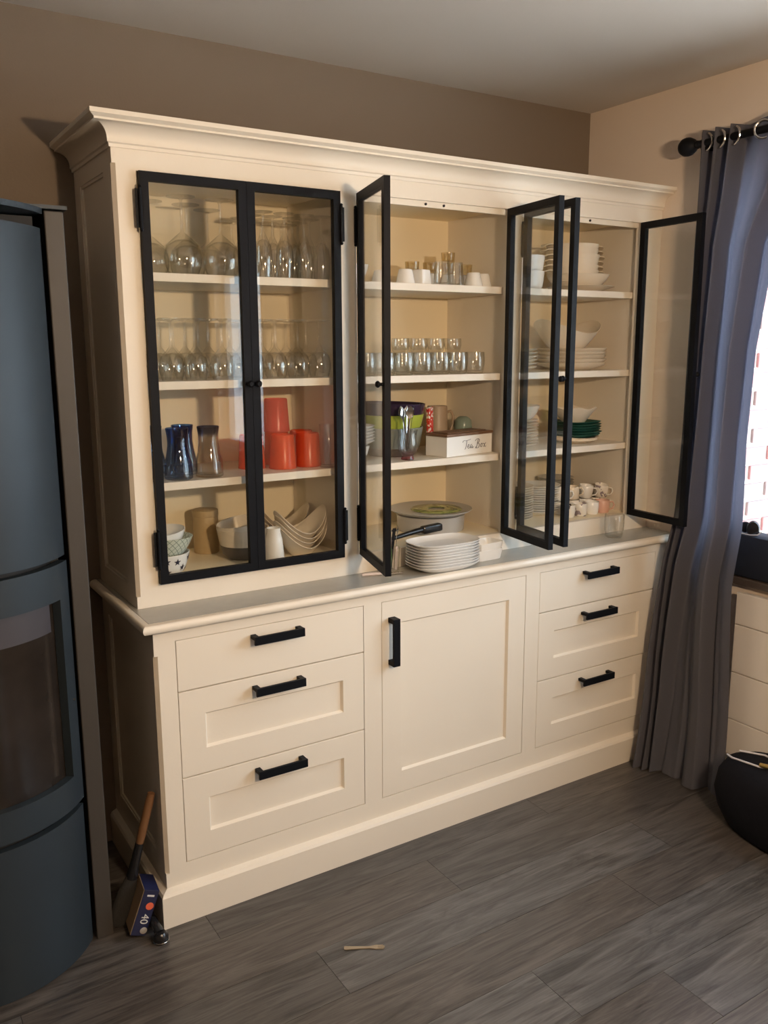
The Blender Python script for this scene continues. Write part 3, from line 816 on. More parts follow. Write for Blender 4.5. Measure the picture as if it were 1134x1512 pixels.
# ---- middle unit, second shelf
T2 = tumbler_mesh(.029, .0325, .072, M['facet_glass'], .0022, [(.034, .03), (.0345, .045)])
T3 = tumbler_mesh(.026, .0300, .046, M['facet_glass'], .0022, [(.031, .02)])
for i, x in enumerate((.795, .868, .941, 1.014, 1.087, 1.160, 1.233)):
    place('tumbler', T2, None, 'round clear tumbler, middle second shelf, front row, %s' % ('leftmost' if i == 0 else ORD[i] + ' from the left'), 'tumbler', x, .205, SH[1] + e, 0, 'clear tumblers on the middle second shelf')
for i, x in enumerate((.83, .905, .98, 1.053, 1.126, 1.199)):
    place('tumbler', T2, None, 'round clear tumbler, middle second shelf, back row, %s' % ('leftmost' if i == 0 else ORD[i] + ' from the left'), 'tumbler', x, .288, SH[1] + e, 0, 'clear tumblers on the middle second shelf')
for i, x in enumerate((.98, 1.053, 1.126, 1.199)):
    place('glass_cup', T3, None, 'low clear glass stacked on the back tumblers, %s' % ('leftmost' if i == 0 else ORD[i] + ' from the left'), 'glass', x, .288, SH[1] + e + .0727, 0, 'stacked low glasses')
# ---- middle unit, third shelf
S3 = SH[2] + e
SA = lathe(plate_prof(.070, .024, .0035, .030), 36, 'dish', .6)
place('white_bowl', lathe(bowl_prof(.052, .052, .028, .004, .6), 32, 'bowl'), M['porcelain'], 'white footed bowl under the dishes behind the open door', 'bowl', .772, .25, S3)
stack('white_dish', SA, M['porcelain'], 'dish', .772, .25, S3 + .046, 6, .0098, 'white ribbed dish behind the open door, %s of the six', 'white dishes')
gb = (.978, .342)
b = thing('grey_bowl', 'large grey green bowl with brown base, bottom of the coloured stack', 'bowl', (*gb, S3))
pr = bowl_prof(.110, .098, .078, .005, .5)
link('bowl_body', lathe(pr, 44, 'bowl'), M['greygreen'], b)
link('brown_base', lathe([(.078, .0005)] + [(p_[0] + .0008, p_[1]) for p_ in pr[1:4]] + [(pr[3][0] - .0005, pr[3][1] + .001)], 44), M['brown_glaze'], b)
place('lime_bowl', lathe(bowl_prof(.113, .080, .070, .005, .45), 44, 'bowl'), M['lime'], 'lime green bowl in the middle of the coloured stack', 'bowl', *gb, S3 + .062)
place('purple_bowl', lathe(bowl_prof(.116, .082, .072, .005, .42), 44, 'bowl'), M['purple'], 'dark purple glossy bowl on top of the coloured stack', 'bowl', gb[0], gb[1], S3 + .098, 0, tilt=(0, .03))
vs = thing('cutlery_vase', 'ribbed clear glass vase with red base holding spoons', 'vase', (.948, .196, S3))
vp = []
link('vase_body', lathe([(.020, 0), (.022, .002), (.019, .014), (.030, .030), (.0345, .055), (.030, .085), (.0335, .100), (.0318, .100), (.028, .085), (.0322, .055), (.028, .032), (.012, .022)], 30), M['red_base_glass'], vs)
def spoon_mesh(L=.15, bw=.013, bl=.042):
    bm = bmesh.new()
    n = 14; top = []; 
    prevr = None
    for i in range(n + 1):
        u = i / n; z = L * u
        if u < 1 - bl / L: w, dz = .0028 + .003 * (1 - u) ** 2, 0
        else:
            v = (z - (L - bl)) / bl; w = max(bw * math.sin(PI * min(max(v * .92 + .08, 0), 1)) ** .7, .001); dz = -.004 * math.sin(PI * v)
        ring = [bm.verts.new((-w, dz * 0, z)), bm.verts.new((0, -.0012 + dz, z)), bm.verts.new((w, 0, z)), bm.verts.new((0, .0012 + dz, z))]
        if prevr:
            for k in range(4): bm.faces.new((prevr[k], prevr[(k + 1) % 4], ring[(k + 1) % 4], ring[k]))
        else: bm.faces.new(ring[::-1])
        prevr = ring
    bm.faces.new(prevr)
    return done(bm, 'spoon', True, .9)
SPN = spoon_mesh()
for i, (dx, dy, a, b_, rz) in enumerate(((-.012, 0, .05, -.22, .4), (0, -.008, .12, .02, 1.2), (.010, .004, -.05, .17, 2.2), (.002, .010, -.12, .10, .1), (-.004, .006, -.08, -.08, 2.8))):
    place('spoon', SPN, M['steel'], 'steel spoon standing in the ribbed vase, ' + ['leaning far left', 'leaning to the front', 'leaning right', 'leaning to the back right', 'leaning back left'][i], 'spoon', .948 + dx * .6, .196 + dy * .6, S3 + .030, rz, 'spoons in the vase', (a, b_))
bm = bmesh.new(); bx(bm, -.016, .016, -.007, .007, 0, .165, .003)
place('patterned_sachet', done(bm, 'sachet'), M['red_pattern'], 'narrow red and white patterned packet beside the purple bowl', 'packet', 1.104, .285, S3, .5, tilt=(0, -.05))
mg = thing('beige_mug', 'tall beige mug behind the tea box', 'mug', (1.197, .375, S3))
link('mug_body', lathe([(.040, 0), (.041, .002), (.0365, .158), (.0352, .160), (.034, .158), (.0375, .006)], 32), M['beige_mug'], mg)
link('handle', tubem([(.036, -.01, .135), (.052, -.012, .14), (.062, -.014, .122), (.062, -.014, .09), (.052, -.012, .068), (.037, -.01, .062)], .0052, 8), M['beige_mug'], mg)
place('round_vase', lathe([(.020, 0), (.024, .002), (.026, .05), (.0335, .082), (.030, .108), (.018, .119), (.012, .121)], 30), M['teal_ball'], 'round grey green vase behind the tea box lid', 'vase', 1.281, .33, S3)
tb = thing('tea_box', 'white wooden tea box with brown lid lettered Tea Box', 'box', (1.086, .163, S3), (0, 0, .19))
bm = bmesh.new(); TW, TD, TH = .236, .100, .068
link('box_body', done(bx(bm, 0, TW, 0, TD, 0, TH, .0015), 'tea_box'), M['porcelain'], tb)
bm = bmesh.new(); bx(bm, -.003, TW + .003, -.003, TD + .003, TH + .0004, TH + .010, .002); bx(bm, .018, TW - .018, .014, TD - .014, TH + .0102, TH + .0135, .001)
tag(link('lid', done(bm, 'lid'), M['wood_dark'], tb), 'brown wooden lid')
# lettering drawn as thin strokes
def strokes(polys, w=.0009):
    bm = bmesh.new()
    for pl in polys:
        pts = [(x * .0115, z * .0115) for x, z in pl]
        # smooth
        for _ in range(2):
            q = [pts[0]]
            for (a, b), (c, d_) in zip(pts[:-1], pts[1:]): q += [(a * .75 + c * .25, b * .75 + d_ * .25), (a * .25 + c * .75, b * .25 + d_ * .75)]
            pts = q + [pts[-1]]
        pv = None
        for i, p_ in enumerate(pts):
            a = pts[max(i - 1, 0)]; b = pts[min(i + 1, len(pts) - 1)]
            dx, dz = b[0] - a[0], b[1] - a[1]; L = math.hypot(dx, dz) or 1
            ww = w * (.6 + .9 * abs(dz / L)); nx, nz_ = -dz / L * ww, dx / L * ww
            cur = (bm.verts.new((p_[0] + nx, 0, p_[1] + nz_)), bm.verts.new((p_[0] - nx, 0, p_[1] - nz_)))
            if pv: bm.faces.new((pv[0], pv[1], cur[1], cur[0]))
            pv = cur
    return done(bm, 'lettering')
LET = [[(-.7, 2.1), (-.4, 2.7), (.6, 2.55), (1.6, 2.6), (2.9, 2.9)], [(1.15, 2.6), (1.0, 1.6), (.8, .7), (.45, .05), (.1, .05)],
       [(1.5, .5), (2.1, .9), (2.2, 1.3), (1.8, 1.4), (1.5, .8), (1.7, .15), (2.2, .2), (2.7, .7)],
       [(3.5, 1.3), (2.9, 1.2), (2.7, .5), (3.0, .1), (3.5, .6), (3.6, 1.2), (3.5, .3), (3.8, .1), (4.2, .6)],
       [(5.0, 2.2), (5.6, 2.8), (6.6, 2.8), (7.0, 2.3), (6.5, 1.6), (5.9, 1.4), (6.8, 1.3), (7.0, .6), (6.4, .0), (5.5, 0), (5.1, .4)], [(6.3, 2.7), (6.0, 1.5), (5.6, .4), (5.2, -.1)],
       [(8.0, 1.3), (7.5, 1.0), (7.4, .4), (7.8, .05), (8.2, .5), (8.2, 1.1), (7.9, 1.3), (8.4, 1.1), (8.8, 1.2)],
       [(8.7, 1.1), (9.1, 1.2), (9.3, .3), (9.6, .05), (10.0, .4)], [(9.9, 1.35), (9.5, 1.0), (9.1, .4), (8.7, .1)]]
link('lettering', strokes(LET), M['ink'], tb, (.088, -.0006, .021))

# ---- middle unit, deck and worktop in front of it
ck = thing('round_cake_box', 'round grey drum with flat plate lid and green wreath decor', 'cake box', (1.135, .325, DZ))
link('drum', lathe([(.118, 0), (.120, .002), (.124, .056), (.122, .058)], 48), M['grey_china'], ck)
link('lid_plate', lathe([(.11, .0585), (.132, .064), (.150, .074), (.150, .0762), (.132, .071), (.05, .069)], 48), M['grey_china'], ck)
link('green_wreath', lathe([(.094, .0705), (.090, .0735), (.055, .0745), (.032, .0732), (.030, .0710)], 40, cap0=False, cap1=False, off=(.022, -.005, 0)), M['leaf_green'], ck)
ut = thing('black_spatula', 'black kitchen utensil lying behind the white plates', 'utensil', (.84, .160, DZ + .022), (0, -.055, .02))
link('handle', tubem([(0, 0, 0), (.05, 0, .004), (.12, 0, .010), (.145, 0, .011)], [.006, .0075, .009, .009], 10), M['black_plastic'], ut)
bm = bmesh.new(); bx(bm, .145, .225, -.014, .014, -.004, .022, .006); link('head', done(bm, 'head'), M['black_plastic'], ut)
link('hook', tubem([(-.002, .002, 0), (.02, .01, .022), (.045, .012, .030), (.05, .012, .022)], .0035, 8), M['black_plastic'], ut)
PLT = lathe(plate_prof(1.0, .016, .004, .62), 48, 'plate', .8, p=3.2)
def rplate(a, b, h, p=3.2, rb=.68):
    return lathe([(rb, 0), (rb + .02, .001), (.93, h * .62), (.99, h - .001), (1.0, h), (.985, h + .001), (.95, h - .0015), (rb + .06, h * .42), (rb - .04, h * .36)], 48, 'plate', .8, ax=a, ay=b, p=p)
PL1 = rplate(.124, .079, .020)
stack('white_plate', PL1, M['porcelain'], 'plate', .983, .0405, ZW + e, 9, .0092, 'white rectangular plate on the worktop, %s of nine', 'white plates on the worktop')
TRY = lathe([(.86, 0), (.88, .002), (1.0, .036), (.985, .037), (.95, .035), (.84, .006)], 40, 'tray', .6, ax=.058, ay=.040, p=7.0)
for i, (dx, dy, rz) in enumerate(((0, 0, .05), (.006, .004, .12))):
    place('white_tray', TRY, M['porcelain'], 'small white rectangular dish right of the plates, %s' % ('lower' if i == 0 else 'upper'), 'dish', 1.176 + dx, .066 + dy, ZW + e + i * .022, rz, 'white rectangular dishes')
hj = thing('cutlery_glass', 'clear glass holding cutlery behind the open door frame', 'glass', (.804, .072, ZW + e))
link('glass_body', tumbler_mesh(.024, .028, .085, M['clear']), None, hj)
CU = [('green_handle', 'green handled knife'), ('pink_handle', 'pale handled spoon'), ('steel', 'steel spoon'), ('black_plastic', 'black handled knife')]
for i, (mm, lb) in enumerate(CU):
    t = thing('cutlery', lb + ' standing in the clear glass on the worktop', 'cutlery', (.804 + (-.010, .010, .004, -.002)[i], .072 + (-.004, -.006, .010, .008)[i], ZW + .012), ((.05, .04, -.06, -.05)[i], (-.02, .14, .06, -.10)[i], i))
    link('handle', tubem([(0, 0, 0), (0, 0, .04), (0, 0, .075)], [.005, .0062, .0052], 8), M[mm], t)
    if i in (1, 2): link('bowl', spoon_mesh(.07, .012, .036), M['steel'], t, (0, 0, .074))
    else: link('blade', boxm(-.0055, .0055, -.0008, .0008, .074, .135), M['steel'] if i == 0 else M['black_plastic'], t)
lc = thing('lying_cutlery', 'pale handled spoon lying on the worktop under the door', 'cutlery', (.700, .085, ZW + .006), (0, 0, -.30))
link('handle', tubem([(0, 0, 0), (.03, 0, .001), (.07, 0, 0)], [.005, .0055, .004], 8), M['pink_handle'], lc)
link('blade', boxm(.069, .135, -.006, .006, -.002, .001), M['steel'], lc)

# ---- right unit, top shelf
R0 = SH[0] + e
WC = lathe(bowl_prof(.072, .062, .060, .004, .5), 32, 'bowl')
stack('white_bowl', WC, M['porcelain'], 'bowl', 1.486, .250, R0, 2, .054, 'straight white bowl left on the right top shelf, %s of the pair', 'straight white bowls')
place('white_plate', lathe(plate_prof(.128, .022, .004, .07), 44, 'plate'), M['cream_china'], 'wide flat plate under the big bowl on the right top shelf', 'plate', 1.815, .300, R0)
place('serving_bowl', lathe(bowl_prof(.118, .056, .06, .005, .7), 44, 'bowl'), M['cream_china'], 'large cream bowl under the bowl stack on the right top shelf', 'bowl', 1.795, .295, R0 + .008)
bm = rings([(.070, 0), (.080, .002), (.092, .020), (.098, .042), (.0985, .0435), (.0955, .0435), (.088, .022), (.076, .008)], 40)
for sgn in (1, -1):      # lug handles on both sides of the rim
    pv = None
    for u, w_, dz in ((.094, .030, 0), (.108, .030, .001), (.124, .026, .0005), (.134, .016, -.004), (.137, .006, -.008)):
        rg = [bm.verts.new((sgn * u, y_, .0400 + dz + t_)) for y_, t_ in ((-w_, 0), (w_, 0), (w_, .0032), (-w_, .0032))]
        if pv:
            for k in range(4): bm.faces.new((pv[k], pv[(k + 1) % 4], rg[(k + 1) % 4], rg[k]))
        else: bm.faces.new(rg[::-1])
        pv = rg
    bm.faces.new(pv)
RB = done(bm, 'lug_bowl', True, .6)
stack('lug_bowl', RB, M['cream_china'], 'bowl', 1.768, .300, R0 + .036, 6, .0188, 'cream bowl with lug handles on right top shelf, %s', 'cream lug bowls', -.12, .004)
# ---- right unit, second shelf
R1 = SH[1] + e
PC = lathe(plate_prof(.098, .018, .004, .055), 40, 'plate')
stack('white_plate', PC, M['cream_china'], 'plate', 1.462, .285, R1, 6, .0125, 'round cream plate, right second shelf, %s of left stack', 'round plates on the right second shelf')
PQ = rplate(.120, .120, .028, 3.0, .55)
stack('square_plate', PQ, M['cream_china'], 'plate', 1.795, .315, R1, 5, .0135, 'cream square plate on right second shelf, %s of stack', 'square plates on the right second shelf', .1)
place('wavy_bowl', boat_mesh(.150, .110, .095, .026, rb=.42), M['cream_china'], 'large cream wavy bowl on the square plates', 'bowl', 1.768, .315, R1 + .068, .1)
place('wavy_bowl', boat_mesh(.142, .104, .075, .022, rb=.44), M['cream_china'], 'smaller cream wavy bowl nested inside the large wavy bowl', 'bowl', 1.772, .317, R1 + .078, .14)
# ---- right unit, third shelf
R2 = SH[2] + e
stack('white_plate', PC, M['cream_china'], 'plate', 1.468, .275, R2, 9, .0108, 'round cream plate, right third shelf, %s of left stack', 'round plates on the right third shelf')
place('serving_bowl', lathe(bowl_prof(.100, .058, .055, .005, .55), 40, 'bowl'), M['cream_china'], 'cream bowl on the plates of the right third shelf', 'bowl', 1.468, .275, R2 + .098)
place('cream_dish', boat_mesh(.098, .086, .024, .004, rb=.6), M['cream_china'], 'shallow cream dish under the green plates', 'dish', 1.790, .275, R2)
PG = rplate(.084, .080, .013, 4.0, .75)
stack('green_plate', PG, M['green_nap'], 'plate', 1.790, .270, R2 + .022, 6, .0098, 'dark green square plate on right third shelf, %s', 'dark green plates', .06, .003)
place('wavy_bowl', lathe([(.50, 0), (.52, .002), (.80, .035, .5), (1.0, .056, 1), (.985, .0575, 1), (.95, .055, 1), (.74, .034, .5), (.40, .006)], 48, 'wavy', .9, ax=.092, ay=.080, wave=.004, k=6), M['cream_china'], 'white wavy bowl on the dark green plates', 'bowl', 1.775, .270, R2 + .0795)
# ---- right unit, deck
stack('white_plate', PC, M['porcelain'], 'plate', 1.462, .285, DZ, 14, .0090, 'round white plate, bottom compartment, %s of leftmost stack', 'plates in the bottom compartment')
PD = lathe(plate_prof(.086, .017, .004, .05), 40, 'plate')
stack('white_plate', PD, M['porcelain'], 'plate', 1.660, .335, DZ, 12, .0090, 'round white plate, bottom compartment, %s of middle stack', 'plates in the bottom compartment')
PE = lathe(plate_prof(.074, .016, .004, .045), 40, 'plate')
stack('small_plate', PE, M['grey_china'], 'plate', 1.832, .418, DZ, 10, .0105, 'small grey plate behind the mugs, %s under the red one', 'small plates behind the mugs')
place('red_plate', PE.copy(), None, 'terracotta red plate on top of the stack behind the mugs', 'plate', 1.832, .418, DZ + 10 * .0105).data.materials.append(M['terracotta'])
def mug(x, y, z, m, label, ha, tilt=(0, 0), inv=False):
    t = thing('mug', label, 'mug', (x, y, z), (tilt[0], tilt[1], ha), 'mugs in the bottom right compartment')
    link('mug_body', MUGB[m], None, t); link('handle', MUGH[m], None, t)
MUGB, MUGH = {}, {}
for k in ('porcelain', 'print_mug', 'pink_mug', 'brown_mug', 'cream_china'):
    a = lathe([(.024, 0), (.026, .002), (.0285, .026), (.0285, .048), (.0275, .0492), (.0265, .048), (.0262, .026), (.022, .005)], 28, 'mug', .7); a.materials.append(M[k]); MUGB[k] = a
    h_ = tubem([(.027, 0, .041), (.040, 0, .042), (.046, 0, .030), (.041, 0, .016), (.027, 0, .011)], .0032, 8); h_.materials.append(M[k]); MUGH[k] = h_
for x, y, m, l_, ha in ((1.698, .205, 'brown_mug', 'white mug with brown print, leftmost of the front mugs', .6), (1.762, .205, 'print_mug', 'white mug with grey print, second of the front mugs', 2.2),
                        (1.828, .208, 'porcelain', 'plain white mug, third of the front mugs', 2.0), (1.890, .210, 'pink_mug', 'pale pink mug in the front row', -.7),
                        (1.728, .278, 'porcelain', 'white mug in the back row, left', 1.0), (1.795, .280, 'print_mug', 'printed white mug in the back row, middle', 1.2), (1.862, .280, 'porcelain', 'white mug in the back row, right', .9), (1.925, .275, 'print_mug', 'printed white mug in the back row at the cabinet side', 2.4)):
    mug(x, y, DZ, m, l_, ha)
for x, y, m, l_, ha, tl in ((1.728, .278, 'porcelain', 'white mug lying tilted on the back row, left', -.7, (.0, .14)), (1.795, .280, 'cream_china', 'cream mug tilted on the back row, middle', -.9, (.1, -.1)),
                            (1.862, .280, 'porcelain', 'white mug tilted on the back row, right', -.8, (.08, .12)), (1.928, .262, 'print_mug', 'printed mug tilted at the far right, handle out', -.9, (.1, .14))):
    mug(x, y, DZ + .053, m, l_, ha, tl)
place('tumbler', tumbler_mesh(.031, .0365, .088, M['clear'], .002, [(.036, .03), (.0375, .06)]), None, 'single clear tumbler standing on the right end of the worktop', 'tumbler', 1.800, .060, ZW + e)

# ------------------------------------------------------------------ wood stove
st = thing('wood_stove', 'tall grey curved-front wood stove with dark glass door', 'stove', (-.45, .195, 0))
R_ = .293
def arc_solid(r0, r1, a0, a1, z0, z1, n=36, bm=None):
    own = bm is None
    if own: bm = bmesh.new()
    prev = None
    for i in range(n + 1):
        a = a0 + (a1 - a0) * i / n; c, s = math.cos(a), math.sin(a)
        ring = [bm.verts.new((r * c, r * s, z)) for r, z in ((r0, z0), (r1, z0), (r1, z1), (r0, z1))]
        if prev:
            for k in range(4): bm.faces.new((prev[k], prev[(k + 1) % 4], ring[(k + 1) % 4], ring[k]))
        else: bm.faces.new(ring[::-1])
        prev = ring
    bm.faces.new(prev)
    return bm
def arcm(*a, **k): return done(arc_solid(*a, **k), 'arc', True, .5)
A0, A1 = math.radians(-32), math.radians(-148)
link('lower_panel', arcm(R_ - .02, R_, A0, A1, .012, .418), M['stove'], st)
link('upper_panel', arcm(R_ - .02, R_, A0, A1, 1.102, 1.893), M['stove'], st)
dr = arc_solid(R_ - .018, R_ + .004, A0, A1, .437, .520)
arc_solid(R_ - .018, R_ + .004, A0, A1, .998, 1.088, bm=dr)
wd = math.radians(9.5)
arc_solid(R_ - .018, R_ + .004, A0, A0 - wd, .520, .998, 6, bm=dr); arc_solid(R_ - .018, R_ + .004, A1 + wd, A1, .520, .998, 6, bm=dr)
dd = link('fire_door', done(dr, 'fire_door', True, .5), M['stove'], st)
link('door_glass', arcm(R_ - .030, R_ - .019, A0, A1, .50, 1.02), M['stove_glass'], dd)
link('glass_band', arcm(R_ - .0188, R_ - .0168, A0 - wd - .06, A1 + wd + .06, .918, .998), M['stove_band'], dd)
link('inner_core', boxm(-.235, .235, -.145, .25, .008, 1.92), M['dark_gap'], st)
link('core_curve', arcm(.02, R_ - .031, A0 - .05, A1 + .05, .008, 1.90, n=24), M['dark_gap'], st)
bm = bmesh.new(); arc_solid(R_ - .002, R_ + .0012, math.radians(-92), math.radians(-112) + .0, .272, .296, 8, bm)
link('ash_slot', done(bm, 'slot'), M['dark_gap'], st)
for s, nm in ((1, 'flank_panel'), (-1, 'flank_panel')):
    a, b = sorted((s * .2600, s * .305))
    link(nm, boxm(a, b, -.155, .255, 0, 1.935, .003), M['stove_side'], st)
bm = arc_solid(.0, R_ + .008, A0, A1, 1.925, 1.938)
bx(bm, -.312, .312, -.165, .258, 1.9375, 1.946)
link('top_plate', done(bm, 'top_plate'), M['stove'], st)
for zz in (.72,): link('door_screw', lathe([(.004, -.002), (.004, .003)], 10), M['steel'], dd, ((R_ + .003) * math.cos(A0 - .06), (R_ + .003) * math.sin(A0 - .06), zz), (0, PI / 2, A0 - .06))

# things in the gap between stove and cabinet
br = thing('hearth_brush', 'hearth brush with wooden handle leaning on the cabinet side', 'brush', (-.119, .062, .010), (math.radians(3), math.radians(15), 0))
link('handle', tubem([(0, 0, .245), (0, 0, .27), (0, 0, .37), (0, 0, .395)], [.0105, .012, .012, .010], 12), M['wood_handle'], br)
link('ferrule', tubem([(0, 0, .14), (0, 0, .19), (0, 0, .246)], [.016, .013, .012], 12), M['black_plastic'], br)
bm = bmesh.new(); prv = None
for z, a, b in ((.145, .016, .012), (.10, .026, .015), (.03, .029, .018), (.0, .026, .016)):
    ring = [bm.verts.new((a * c - .012 * (1 - z / .145), b * s, z)) for c, s in [(math.cos(2 * PI * k / 14), math.sin(2 * PI * k / 14)) for k in range(14)]]
    if prv:
        for k in range(14): bm.faces.new((prv[k], prv[(k + 1) % 14], ring[(k + 1) % 14], ring[k]))
    else: bm.faces.new(ring[::-1])
    prv = ring
bm.faces.new(prv)
link('bristles', done(bm, 'bristles', True), M['bristle'], br)
# firelighter box: local x = thickness, y = depth, z = height
bxw = thing('firelighter_box', 'navy printed cardboard box with number 40 leaning beside the plinth', 'box', (-.074, -.018, .002), (0, math.radians(20), math.radians(-6)))
bm = bmesh.new(); bx(bm, -.042, 0, 0, .085, 0, .135, .001)
link('carton', done(bm, 'carton'), M['navy_print'], bxw)
link('card_face', boxm(-.0435, -.0422, .001, .084, .001, .134), M['cardboard'], bxw)
def text_mesh(s, size):
    cu = bpy.data.curves.new('t', 'FONT'); cu.body = s; cu.size = size; cu.extrude = .0003; cu.align_x = 'CENTER'; cu.align_y = 'CENTER'
    o = bpy.data.objects.new('t', cu); COL.objects.link(o)
    dg = bpy.context.evaluated_depsgraph_get(); dg.update()
    me = bpy.data.meshes.new_from_object(o.evaluated_get(dg)); bpy.data.objects.remove(o); return me
link('number', text_mesh('40', .030), M['white_print'], bxw, (-.018, -.0006, .050), (PI / 2, math.radians(90), 0))
link('flame_print', lathe([(.011, 0), (.0105, .0005)], 18), M['red_print'], bxw, (-.014, -.0002, .088), (PI / 2, 0, 0))
link('grey_print', lathe([(.010, 0), (.0095, .0004)], 18), M['grey_china'], bxw, (-.010, -.0002, .016), (PI / 2, 0, 0))
link('white_strip', boxm(-.030, -.010, -.0006, 0, .116, .121), M['white_print'], bxw)
bt = thing('black_torch', 'black tool with rounded glossy end on floor by plinth corner', 'tool', (-.047, -.052, .0))
link('tool_body', tubem([(-.004, .045, .040), (.0, .028, .034), (.002, .010, .028), (.003, .0, .022)], [.010, .012, .013, .014], 12), M['black_plastic'], bt)
link('round_end', lathe([(.010, 0), (.019, .002), (.0215, .010), (.020, .022), (.013, .030)], 20, off=(.004, -.010, .0005)), M['black_plastic'], bt)
link('end_rim', tubem([(.004 + .0215 * math.cos(2 * PI * k / 20), -.010 + .0215 * math.sin(2 * PI * k / 20), .008) for k in range(21)], .0016, 6), M['steel'], bt)

# wooden fork on the floor
fk = bmesh.new()
poly = [(0, -.0055), (.004, -.0068), (.02, -.0055), (.07, -.0035), (.080, -.006), (.086, -.0078), (.108, -.0075), (.108, -.0055), (.092, -.0045), (.092, -.003), (.111, -.0025), (.111, -.0005), (.092, -.0005),
        (.092, .001), (.111, .002), (.111, .004), (.092, .0038), (.092, .0052), (.107, .0065), (.107, .0082), (.086, .0078), (.080, .006), (.07, .0035), (.02, .0055), (.004, .0068), (0, .0055)]
prism(poly, 0, .0022, fk)
tag(link('wooden_fork', done(fk, 'fork'), M['wood_pale'], None, (.369, -.360, .0012), (0, 0, math.atan2(-.055, .097))), 'small pale wooden fork lying on the floor planks', 'fork')

# ------------------------------------------------------------------ curtain, rod, radiator, sill things, bag
rod = thing('curtain_rod', 'black curtain rod with ball finial above the window', 'curtain rod', (1.962, -.052, 2.296))
link('rod', tubem([(0, -.035, 0), (0, -2.35, 0)], .0125, 14), M['black'], rod)
link('finial', lathe([(.010, -.048), (.014, -.044), (.012, -.036), (.022, -.028), (.030, -.012), (.0315, .0), (.030, .012), (.022, .024), (.010, .030)], 24, off=(0, 0, 0)), M['black'], rod, (0, .006, 0), (-PI / 2, 0, 0))
for y in (-.075, -2.30):
    link('bracket', boxes([(-.006, .089, y - .006, y + .006, -.026, -.013), (.078, .0895, y - .018, y + .018, -.05, .02)]), M['black'], rod)
def lerp(tab, z):
    for (z0, v0), (z1, v1) in zip(tab[:-1], tab[1:]):
        if z0 >= z >= z1: return v0 + (v1 - v0) * (z0 - z) / (z0 - z1)
    return tab[-1][1]
YL_T = [(2.335, -.098), (1.87, -.094), (1.3, -.082), (.94, -.066), (.83, -.052), (.45, -.045), (.0, -.058)]
YR_T = [(2.335, -.60), (2.1, -.52), (1.95, -.435), (1.6, -.385), (1.3, -.372), (.99, -.378), (.77, -.372), (.45, -.385), (0, -.40)]
XC_T = [(2.335, 1.972), (1.4, 1.982), (1.0, 1.980), (.8, 1.950), (.6, 1.936), (.3, 1.925), (0, 1.898)]
PLAN = [(-.095, 1.962), (-.120, 1.936), (-.136, 2.0), (-.172, 1.934), (-.190, 2.006), (-.228, 1.940), (-.250, 2.010), (-.345, 1.962), (-.440, 1.924), (-.470, 2.0), (-.535, 1.958), (-.605, 1.93)]
PS = [((y + .095) / -.51, x - 1.965) for y, x in PLAN]
def plan(s):
    for i in range(len(PS) - 1):
        if PS[i][0] <= s <= PS[i + 1][0] + 1e-9:
            u = (s - PS[i][0]) / (PS[i + 1][0] - PS[i][0]); u = .5 * u + .5 * (u * u * (3 - 2 * u))
            return PS[i][1] + (PS[i + 1][1] - PS[i][1]) * u
    return PS[-1][1]
def cloth_pt(s, z):
    yl, yr, xc = lerp(YL_T, z), lerp(YR_T, z), lerp(XC_T, z)
    low = max(0, 1 - z / 2.3)
    s2 = min(1, max(0, s + low * (.030 * math.sin(7 * s + 2.0 * z) + .012 * math.sin(17 * s + 3 * z))))
    x = xc + plan(s2) * (1 - .12 * low) + low * (.012 * math.sin(2 * PI * 2.3 * s + 1.2 * z) + .006 * math.sin(2 * PI * 6 * s + 2.3 * z) * (s > .3))
    x += (s - .5) * .10 * max(0, 1 - z / .8)
    y = yl + (yr - yl) * s - low * .010 * math.sin(2 * PI * 3 * s + z)
    if z < .25: x -= .02 * (1 - z / .25) ** 2 * (.5 + .5 * math.sin(2 * PI * 3.5 * s))
    return Vector((min(x, XW - .03), y, z))
cur = thing('curtain', 'long slate grey curtain hanging beside the cabinet', 'curtain', (1.965, -.25, 0))
bm = bmesh.new(); NS, NZ = 150, 90; gridv = []
for j in range(NZ + 1):
    z = .006 + (2.335 - .006) * j / NZ
    gridv.append([bm.verts.new(cloth_pt(i / NS, z) - Vector((1.965, -.25, 0))) for i in range(NS + 1)])
for j in range(NZ):
    for i in range(NS): bm.faces.new((gridv[j][i], gridv[j][i + 1], gridv[j + 1][i + 1], gridv[j + 1][i]))
link('fabric', done(bm, 'fabric', True, 3), M['curtain'], cur)
for y, ra in ((-.128, 1.35), (-.181, 1.25), (-.239, 1.2), (-.345, .50), (-.455, 1.3), (-.53, .55)):
    bm = bmesh.new()
    pts = [(.0275 * math.cos(2 * PI * k / 24), 0, .0275 * math.sin(2 * PI * k / 24)) for k in range(25)]
    tube(pts, .0042, 8, bm)
    link('eyelet', done(bm, 'eyelet', True), M['steel'], cur, (-.006, y + .25, 2.296), (0, 0, PI + ra if ra > 1 else -PI / 2 + ra))
rd = thing('radiator', 'white radiator with horizontal grooves below the window', 'radiator', (XW, -.925, .135))
pan = bmesh.new()
zs = [.0, .137, .317, .497, .617]
for z0, z1 in zip(zs[:-1], zs[1:]): bx(pan, -.052, -.040, -.58, .58, z0 + .0015, z1 - .0015, .002)
link('front_panel', done(pan, 'rad'), M['radiator'], rd)
link('rad_core', boxm(-.040, -.012, -.575, .575, .004, .61), M['radiator'], rd)
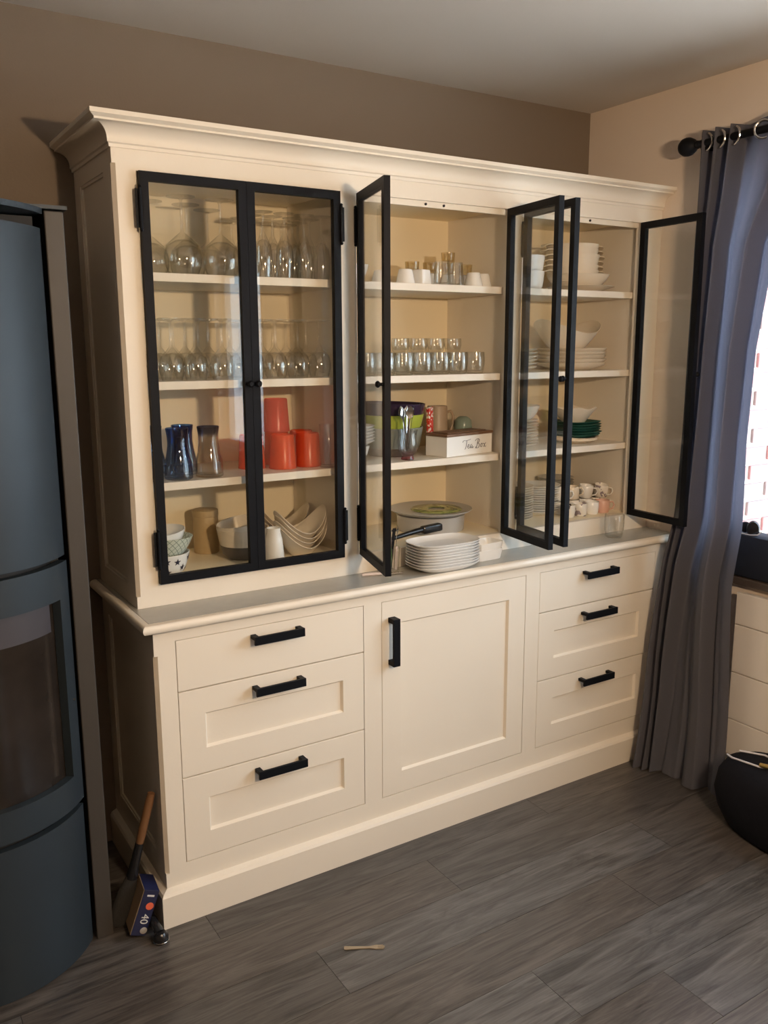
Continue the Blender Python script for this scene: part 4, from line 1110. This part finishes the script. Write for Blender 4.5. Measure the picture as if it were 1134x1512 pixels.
for y in (-.5, .5): link('wall_bracket', boxm(-.012, -.0015, y - .02, y + .02, .1, .5), M['radiator'], rd)
tag(link('shade_strip_right', boxm(XW - .012, XW, YR, -.03, 0, .06), M['shadow_grey']), 'dark grey strip for the shade under the radiator', 'shade_strip', kind='structure')  # added dark strip, its colour stands for the shade below the radiator
nb = thing('navy_box', 'dark navy fabric box on the window sill beside the curtain', 'box', (XW + .015, -.60, .80))
bm = bmesh.new(); bx(bm, -.045, .052, -.42, .36, .0005, .155, .012); link('box_body', done(bm, 'box', True, .4), M['navy'], nb)
bl = thing('headphones', 'black round ear cup with white wire on the navy box', 'headphones', (XW - .012, -.335, .957))
link('ear_cup', lathe([(.012, -.010), (.026, -.008), (.030, 0), (.026, .008), (.012, .010)], 24, ax=1, ay=.75), M['black_plastic'], bl, (.0, -.028, .021), (0, PI / 2, .5))
link('ear_pad', lathe([(.010, -.008), (.018, -.006), (.020, 0), (.018, .006), (.010, .008)], 20), M['bag'], bl, (.012, .012, .020), (0, PI / 2, .5))
link('wire', tubem([(-.012, .025, .003), (-.016, .005, .0015), (-.016, -.03, .0015), (-.014, -.056, .006), (-.006, -.066, .018)], .0022, 8), M['white_cord'], bl)
bg = thing('black_bag', 'round black fabric bag on the floor beside the radiator', 'bag', (1.845, -.725, 0))
bm = rings([(.20, .001), (.235, .012), (.262, .06), (.272, .12), (.262, .18), (.235, .225), (.19, .245), (.10, .252)], 44, ax=.49, ay=1.02, p=2.3)
for v in bm.verts:
    v.co += Vector((.006 * math.sin(9 * v.co.y + 20 * v.co.z), .004 * math.sin(14 * v.co.x + 9 * v.co.z), .006 * math.sin(11 * v.co.y) * (v.co.z > .05)))
    if v.co.z < .001: v.co.z = .001
link('bag_body', done(bm, 'bag', True, 2), M['bag'], bg)
link('drawcord', tubem([(-.06, .22, .252), (-.075, .19, .256), (-.06, .10, .258), (-.03, .04, .259), (.02, .06, .258), (.03, .14, .257), (-.01, .21, .256)], .0035, 8), M['white_cord'], bg)
link('toggle', tubem([(-.055, .10, .262), (-.05, .07, .266)], .008, 10), M['brass'], bg)
